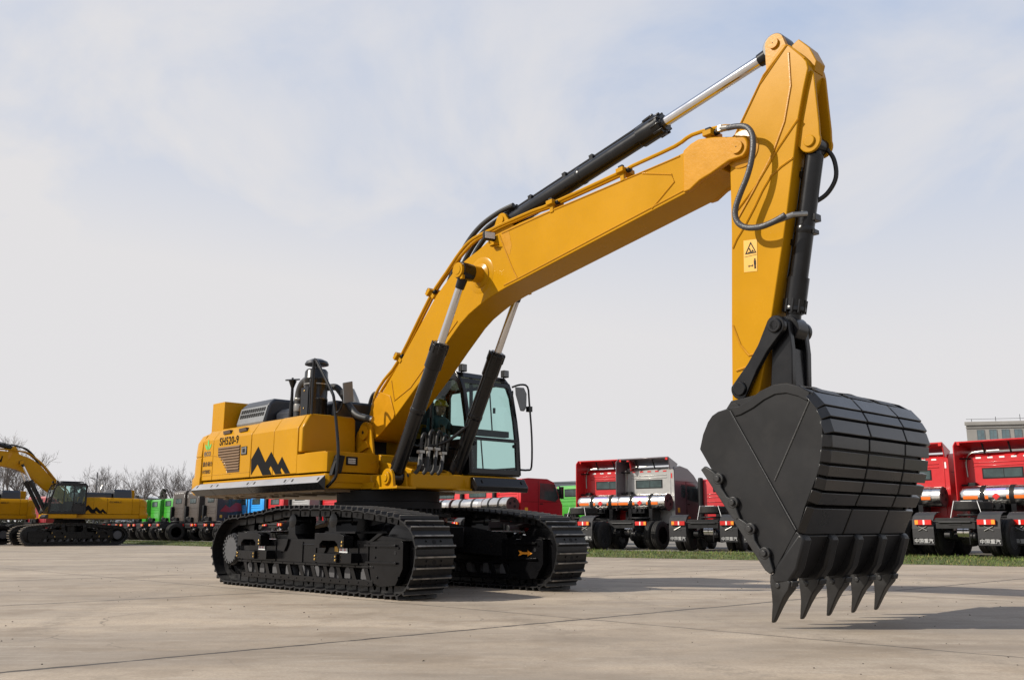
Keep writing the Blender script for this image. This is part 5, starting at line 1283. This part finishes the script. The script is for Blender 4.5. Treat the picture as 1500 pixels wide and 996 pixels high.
sheet('truck_lot', [(x, y, LOTZ) for x, y in I2] + [(120, 30, LOTZ), (120, 130, LOTZ), (-75, 130, LOTZ)], [ASPH])
GSOIL = mat('verge_soil', (.07, .085, .025), .95, var=.4, scale=3, bump=.5, bscale=20)
m = MB(); n = len(EDGE)
vs = [(x, y, .004) for x, y in EDGE] + [(x, y, LOTZ*.75) for x, y in I1] + [(x, y, LOTZ+.004) for x, y in I2]
m.add(vs, [[i, i+1, n+i+1, n+i] for i in range(n-1)] + [[n+i, n+i+1, 2*n+i+1, 2*n+i] for i in range(n-1)])
tag(build('verge', m, [GSOIL], flat=True), kind='structure')
# grass blades on the verge
G1 = mat('grass_blade', (.085, .125, .022), .8, var=.55, scale=1.5); G2 = mat('dry_grass_blade', (.20, .17, .06), .85, var=.4, scale=2)
m = MB(); rg = random.Random(3)
segs = [(EDGE[i], EDGE[i+1]) for i in range(1, n-2)]
for a, b in segs:
    ln = math.dist(a, b); dens = 260 if b[1] < 40 else 150
    for _ in range(int(ln*2.4*dens)):
        t = rg.random(); d = rg.random()**1.15*2.7-.08+.10*math.sin(t*ln*2.3)*rg.random()
        x = a[0]+(b[0]-a[0])*t+d*.68; y = a[1]+(b[1]-a[1])*t+d*.73
        z = .003+(LOTZ*.75*min(1, max(0, d)) + max(0, (d-1))/1.6*LOTZ*.25)
        h = rg.uniform(.035, .085)*(1.5 if rg.random() < .06 else 1); an = rg.uniform(0, 6.28); w = .010; dx, dy = math.cos(an)*w, math.sin(an)*w; lx, ly = rg.gauss(0, .03), rg.gauss(0, .03)
        m.v += [(x-dx, y-dy, z), (x+dx, y+dy, z), (x+lx, y+ly, z+h)]; k = len(m.v); m.f.append([k-3, k-2, k-1]); m.m.append(1 if rg.random() < .22 else 0)
me = bpy.data.meshes.new('grass'); me.from_pydata(m.v, [], m.f); me.materials.append(G1); me.materials.append(G2); me.polygons.foreach_set('material_index', m.m); me.update()
gr = bpy.data.objects.new('grass', me); link(gr); tag(gr, 'short patchy spring grass on the verge between yard and trucks', 'grass', kind='stuff')
# small stones / crumbs on the slab
m = MB(); rg = random.Random(11)
for _ in range(300):
    x, y = rg.uniform(-9, 9), rg.uniform(5, 24); r = rg.uniform(.003, .008)*(1+.03*y)
    m.lathe([(.001, 0), (r, r*.25), (r*.8, r*.8), (.001, r)], (x, y, 0), (rg.uniform(-.3, .3), rg.uniform(-.3, .3), 1), 5)
cr = build('grit', m, [mat('grit', (.09, .075, .06), .9, var=.4, scale=50)], flat=True); tag(cr, 'scattered grit and small stones on the concrete', 'grit', kind='stuff')

# ------------------------------------------------------------------ trees, pole, buildings
def bare_tree(seed, H):
    rg = random.Random(seed); tr = MB(); cr = MB()
    def grow(p, d, L, r, lv):
        n = 3 if lv > 1 else 4; P = [p]; dd = d.copy()
        for i in range(n):
            dd = (dd+Vector((rg.gauss(0, .10), rg.gauss(0, .10), rg.gauss(.03, .05)))).normalized(); P.append(P[-1]+dd*L/n)
        rad = [r*(1-.5*i/n) for i in range(n+1)]
        (tr if lv < 1 else cr).tubes(P, rad, 6 if lv < 2 else 3, caps=False)
        if lv >= 5: return
        kids = (5, 4, 3, 3, 2)[lv]
        for k in range(kids):
            t = rg.uniform(.35, 1.0) if lv else rg.uniform(.55, 1.0)
            i = min(n-1, int(t*n)); q = P[i]+(P[i+1]-P[i])*(t*n-i)
            ax = Vector((rg.gauss(0, 1), rg.gauss(0, 1), rg.gauss(.25, .5))).normalized()
            nd_ = (dd*rg.uniform(.7, 1.1)+ax*rg.uniform(.45, .8)).normalized()
            grow(q, nd_, L*rg.uniform(.52, .75), max(.008, r*.5*rg.uniform(.75, 1)), lv+1)
        grow(P[-1], (dd+Vector((rg.gauss(0, .15), rg.gauss(0, .15), .1))).normalized(), L*.62, max(.008, r*.5), lv+1)
    grow(Vector((0, 0, 0)), Vector((0, 0, 1)), H*.36, H*.018, 0)
    return tr.mesh('trunk', [BARK]), cr.mesh('crown', [TWIG])
TM = [bare_tree(s, 9.) for s in (2, 5, 9)]
def tree(px, D, h, k, label, rz):
    x = (px-750)/1367.9*D; t = empty('bare_tree', (x, D, -.05), rz); s = h/9.; t.scale = (s, s, s)
    tag(t, label, 'tree', 'bare trees on the skyline')
    for me, nm in zip(TM[k], ('trunk', 'crown')): link(bpy.data.objects.new(nm, me), t)
tree(8, 88, 10.8, 0, 'bare tree at the left edge behind the distant boom', .3)
tree(52, 84, 9.8, 1, 'tall bare tree rising above the distant boom bend', 1.7)
tree(92, 98, 7.3, 2, 'bare tree behind the distant cab', 2.8)
tree(128, 112, 8.0, 1, 'bare tree left of the street lamp', 4.0)
tree(166, 96, 8.2, 0, 'bare tree right of the street lamp', 5.1)
tree(216, 92, 8.0, 2, 'bare tree above the green truck cabs', .9)
tree(272, 88, 8.7, 1, 'bare tree half hidden by the counterweight', 5.6)
tree(292, 104, 8.4, 2, 'bare tree hidden mostly behind the yellow tail', 1.2)
m = MB(); rg = random.Random(21)
for _ in range(9000):
    px = rg.uniform(-150, 900); D = rg.uniform(112, 124); x = (px-750)/1367.9*D; h = 2.6+.9*math.sin(px*.021)+.5*math.sin(px*.083+1)
    z = rg.random()*h*rg.uniform(.7, 1.1); c = Vector((x, D, z)); u = Vector((rg.gauss(0, 1), rg.gauss(0, 1), rg.gauss(0, 1))).normalized()*.42; w = Vector((rg.gauss(0, 1), rg.gauss(0, 1), rg.gauss(0, 1))).normalized()*.36
    m.add([c-u, c+w, c+u], [[0, 1, 2]])
hg = build('hedge', m, [mat('hedge_leaf', (.05, .05, .032), .9, var=.5, scale=1.)], flat=True); tag(hg, 'low dark hedge far behind the parked trucks', 'hedge', kind='stuff')
def shrub(px, D, h, label):
    rg = random.Random(int(px)); x = (px-750)/1367.9*D; t = empty('evergreen', (x, D, -.05)); tag(t, label, 'tree', 'dark evergreens')
    m = MB(); m.tubes([(0, 0, 0), (0, 0, h*.9)], [.12, .02], 6); build('trunk', m, [BARK], t)
    m = MB()
    for _ in range(1500):
        z = rg.random()**.8; r = (1-z)*h*.34+.15; a = rg.uniform(0, 6.28); q = r*math.sqrt(rg.random()); c = Vector((q*math.cos(a), q*math.sin(a), .3+z*(h-.3)))
        u = Vector((rg.gauss(0, 1), rg.gauss(0, 1), rg.gauss(0, 1))).normalized()*.14; w = Vector((rg.gauss(0, 1), rg.gauss(0, 1), rg.gauss(0, 1))).normalized()*.12
        m.add([c-u, c+w, c+u], [[0, 1, 2]])
    build('crown', m, [LEAFD], t, flat=True)
shrub(4, 80, 4.4, 'dark evergreen at the left edge behind the excavator tail')
shrub(246, 100, 5.0, 'dark evergreen above the brown-grey truck cabs')
shrub(208, 104, 4.4, 'dark evergreen behind the green truck cabs')
m = MB(); D = 84.; x = (148-750)/1367.9*D
m.tubes([(x, D, 0), (x, D, 5.8)], [.09, .05], 8)
lp = build('street_lamp', m, [mat('pole_grey', (.10, .10, .105), .5, .4)]); tag(lp, 'thin grey street lamp with two arms among the bare trees', 'street lamp')
for s, dz in ((-1, .15), (1, 0)):
    m = MB(); m.tubes([(x, D, 4.95+dz), (x+s*.34, D, 5.05+dz)], .025, 6); m.obox((x+s*.42, D, 5.12+dz), (.36, .14, .08), (0, R(-18*s), 0)); build('lamp_head', m, [CACHE.setdefault('lampm', mat('lamp_grey', (.12, .12, .12), .5))], lp)
# office block at the far right
D = 150.; x0 = (1416-750)/1367.9*D; bt = 17.6
b = empty('office_building', (x0, D, 0), R(-12)); tag(b, 'grey concrete office building with a row of windows behind the red truck', 'building')
m = MB(); m.prism([(0, 0), (46, 0), (53, 14), (10, 14)], 'z', 0, bt-.6); build('wall', m, [CONC2], b)
m = MB(); m.prism([(-.3, -.3), (46.3, -.3), (53.3, 14.3), (9.9, 14.3)], 'z', bt-.6, bt); m.box(-.1, 46, -.12, -.02, bt-1.05, bt-.75); rr = build('cornice', m, [CONC2], b, bevel=.05)
m = MB()
for k in range(12): m.tubes([(1+k*3.6, .4, bt), (1+k*3.6, .4, bt+.5+.3*(k % 3))], .04, 5)
m.tubes([(0.2, .4, bt+.45), (45, .4, bt+.45)], .03, 5); build('roof_rail', m, [BLKM], b)
for f in range(4):
    for k in range(12):
        m = MB(); xx = 1.5+k*1.83; z = bt-3.55-f*3.5
        if k > 11: continue
        m.ring([(xx, z), (xx+1.15, z), (xx+1.15, z+2.25), (xx, z+2.25)], [(xx+.07, z+.07), (xx+1.08, z+.07), (xx+1.08, z+2.18), (xx+.07, z+2.18)], 'y', -.06, -.004, 0); m.box(xx+.55, xx+.60, -.05, -.006, z+.07, z+2.18); m.box(xx+.07, xx+1.08, -.05, -.006, z+1.1, z+1.15)
        w = build('window', m, [BLKM if False else mat_cover2], b)
        m = MB(); m.box(xx+.06, xx+1.09, -.035, -.02, z+.06, z+2.19); build('pane', m, [WINB], w)
# grey sheds on the horizon
def shed(px0, px1, D, top, label):
    x0, x1 = (px0-750)/1367.9*D, (px1-750)/1367.9*D; t = empty('shed', (x0, D, 0)); tag(t, label, 'building')
    m = MB(); m.box(0, x1-x0, 0, 20, 0, top); build('wall', m, [SHED], t)
    m = MB(); m.prism([(-.3, top), (x1-x0+.3, top), ((x1-x0)/2, top+.5)], 'y', -.3, 20.3); build('roof', m, [SHED], t)
shed(795, 980, 170, 8.9, 'low grey shed on the horizon above the green truck')
shed(150, 228, 130, 4.9, 'pale grey-blue shed behind the bare trees at left')

# ------------------------------------------------------------------ light, sky, camera
EL = R(36)
tv = Vector((.978, .207, 0)).normalized()           # horizontal direction the shadows travel
sun = bpy.data.lights.new('sun', 'SUN'); sun.energy = 4.4; sun.angle = R(.6); sun.color = (1., .93, .82)
so = bpy.data.objects.new('sun', sun); link(so)
so.rotation_euler = Vector((tv.x*math.cos(EL), tv.y*math.cos(EL), -math.sin(EL))).to_track_quat('-Z', 'Y').to_euler()
w = bpy.data.worlds.new('World'); S.world = w; w.use_nodes = True; nt = w.node_tree; L = nt.links
bg = nt.nodes['Background']; bg.inputs['Strength'].default_value = .1
sk = nd(nt, 'ShaderNodeTexSky', sky_type='NISHITA'); sk.sun_disc = False; sk.sun_elevation = EL
sk.sun_rotation = math.atan2(-tv.x, -tv.y); sk.air_density = 1.2; sk.dust_density = 2.0; sk.ozone_density = 1.5
tc = nd(nt, 'ShaderNodeTexCoord'); sp = nd(nt, 'ShaderNodeSeparateXYZ'); L.new(tc.outputs['Generated'], sp.inputs[0])
mp = nd(nt, 'ShaderNodeMapping'); mp.inputs['Scale'].default_value = (2.2, 2.2, 2.8); mp.inputs['Rotation'].default_value = (R(20), R(25), R(10)); L.new(tc.outputs['Generated'], mp.inputs[0])
n1 = nd(nt, 'ShaderNodeTexNoise', Scale=1.5, Detail=7., Roughness=.55, Distortion=.35); L.new(mp.outputs[0], n1.inputs['Vector'])
def wm(op, a, b):
    n = nd(nt, 'ShaderNodeMath', operation=op)
    for i, v in enumerate((a, b)):
        if isinstance(v, (int, float)): n.inputs[i].default_value = v
        else: L.new(v, n.inputs[i])
    return n.outputs[0]
def wr(v, a, b, c, d, it='SMOOTHSTEP'):
    n = nd(nt, 'ShaderNodeMapRange', interpolation_type=it); n.inputs['From Min'].default_value = a; n.inputs['From Max'].default_value = b; n.inputs['To Min'].default_value = c; n.inputs['To Max'].default_value = d; L.new(v, n.inputs['Value']); return n.outputs['Result']
cl = wr(n1.outputs['Fac'], .30, .68, 0., 1.)
sunside = wr(sp.outputs[0], -.55, .45, 1., 0.)      # whiter towards the sun, bluer away from it
veil = wr(sp.outputs[2], .14, .50, 1., .0)
fac = wm('MINIMUM', wm('ADD', wm('MAXIMUM', veil, wm('MULTIPLY', wm('MULTIPLY', cl, .85), wr(sp.outputs[2], .35, .95, 1., .15))), wm('MULTIPLY', sunside, wr(sp.outputs[2], .3, .8, .30, 0.))), 1.)
mx = nd(nt, 'ShaderNodeMix', data_type='RGBA'); L.new(fac, mx.inputs['Factor'])
SKYW = 6.0
blue = nd(nt, 'ShaderNodeMix', data_type='RGBA'); blue.inputs['Factor'].default_value = .85; L.new(sk.outputs[0], blue.inputs['A']); blue.inputs['B'].default_value = (3.75, 4.6, 6.25, 1)
zen = nd(nt, 'ShaderNodeMix', data_type='RGBA'); L.new(wr(sp.outputs[2], .5, .85, 0., 1.), zen.inputs['Factor']); L.new(blue.outputs['Result'], zen.inputs['A']); L.new(sk.outputs[0], zen.inputs['B'])
L.new(zen.outputs['Result'], mx.inputs['A']); mx.inputs['B'].default_value = (SKYW, SKYW*.985, SKYW*1.0, 1)
L.new(mx.outputs['Result'], bg.inputs['Color'])

cam = bpy.data.cameras.new('camera'); cam.sensor_width = 36; cam.lens = 1367.9/1500*36; cam.clip_end = 3000; cam.clip_start = .05
co = bpy.data.objects.new('camera', cam); link(co); co.location = (0, 0, .9855); co.rotation_euler = (R(90+11.33), 0, 0)
S.camera = co
S.view_settings.view_transform = 'Standard'; S.view_settings.look = 'None'; S.view_settings.gamma = 1; S.view_settings.use_curve_mapping = False
S.view_settings.exposure = .35
S.render.resolution_x = 1024; S.render.resolution_y = 679
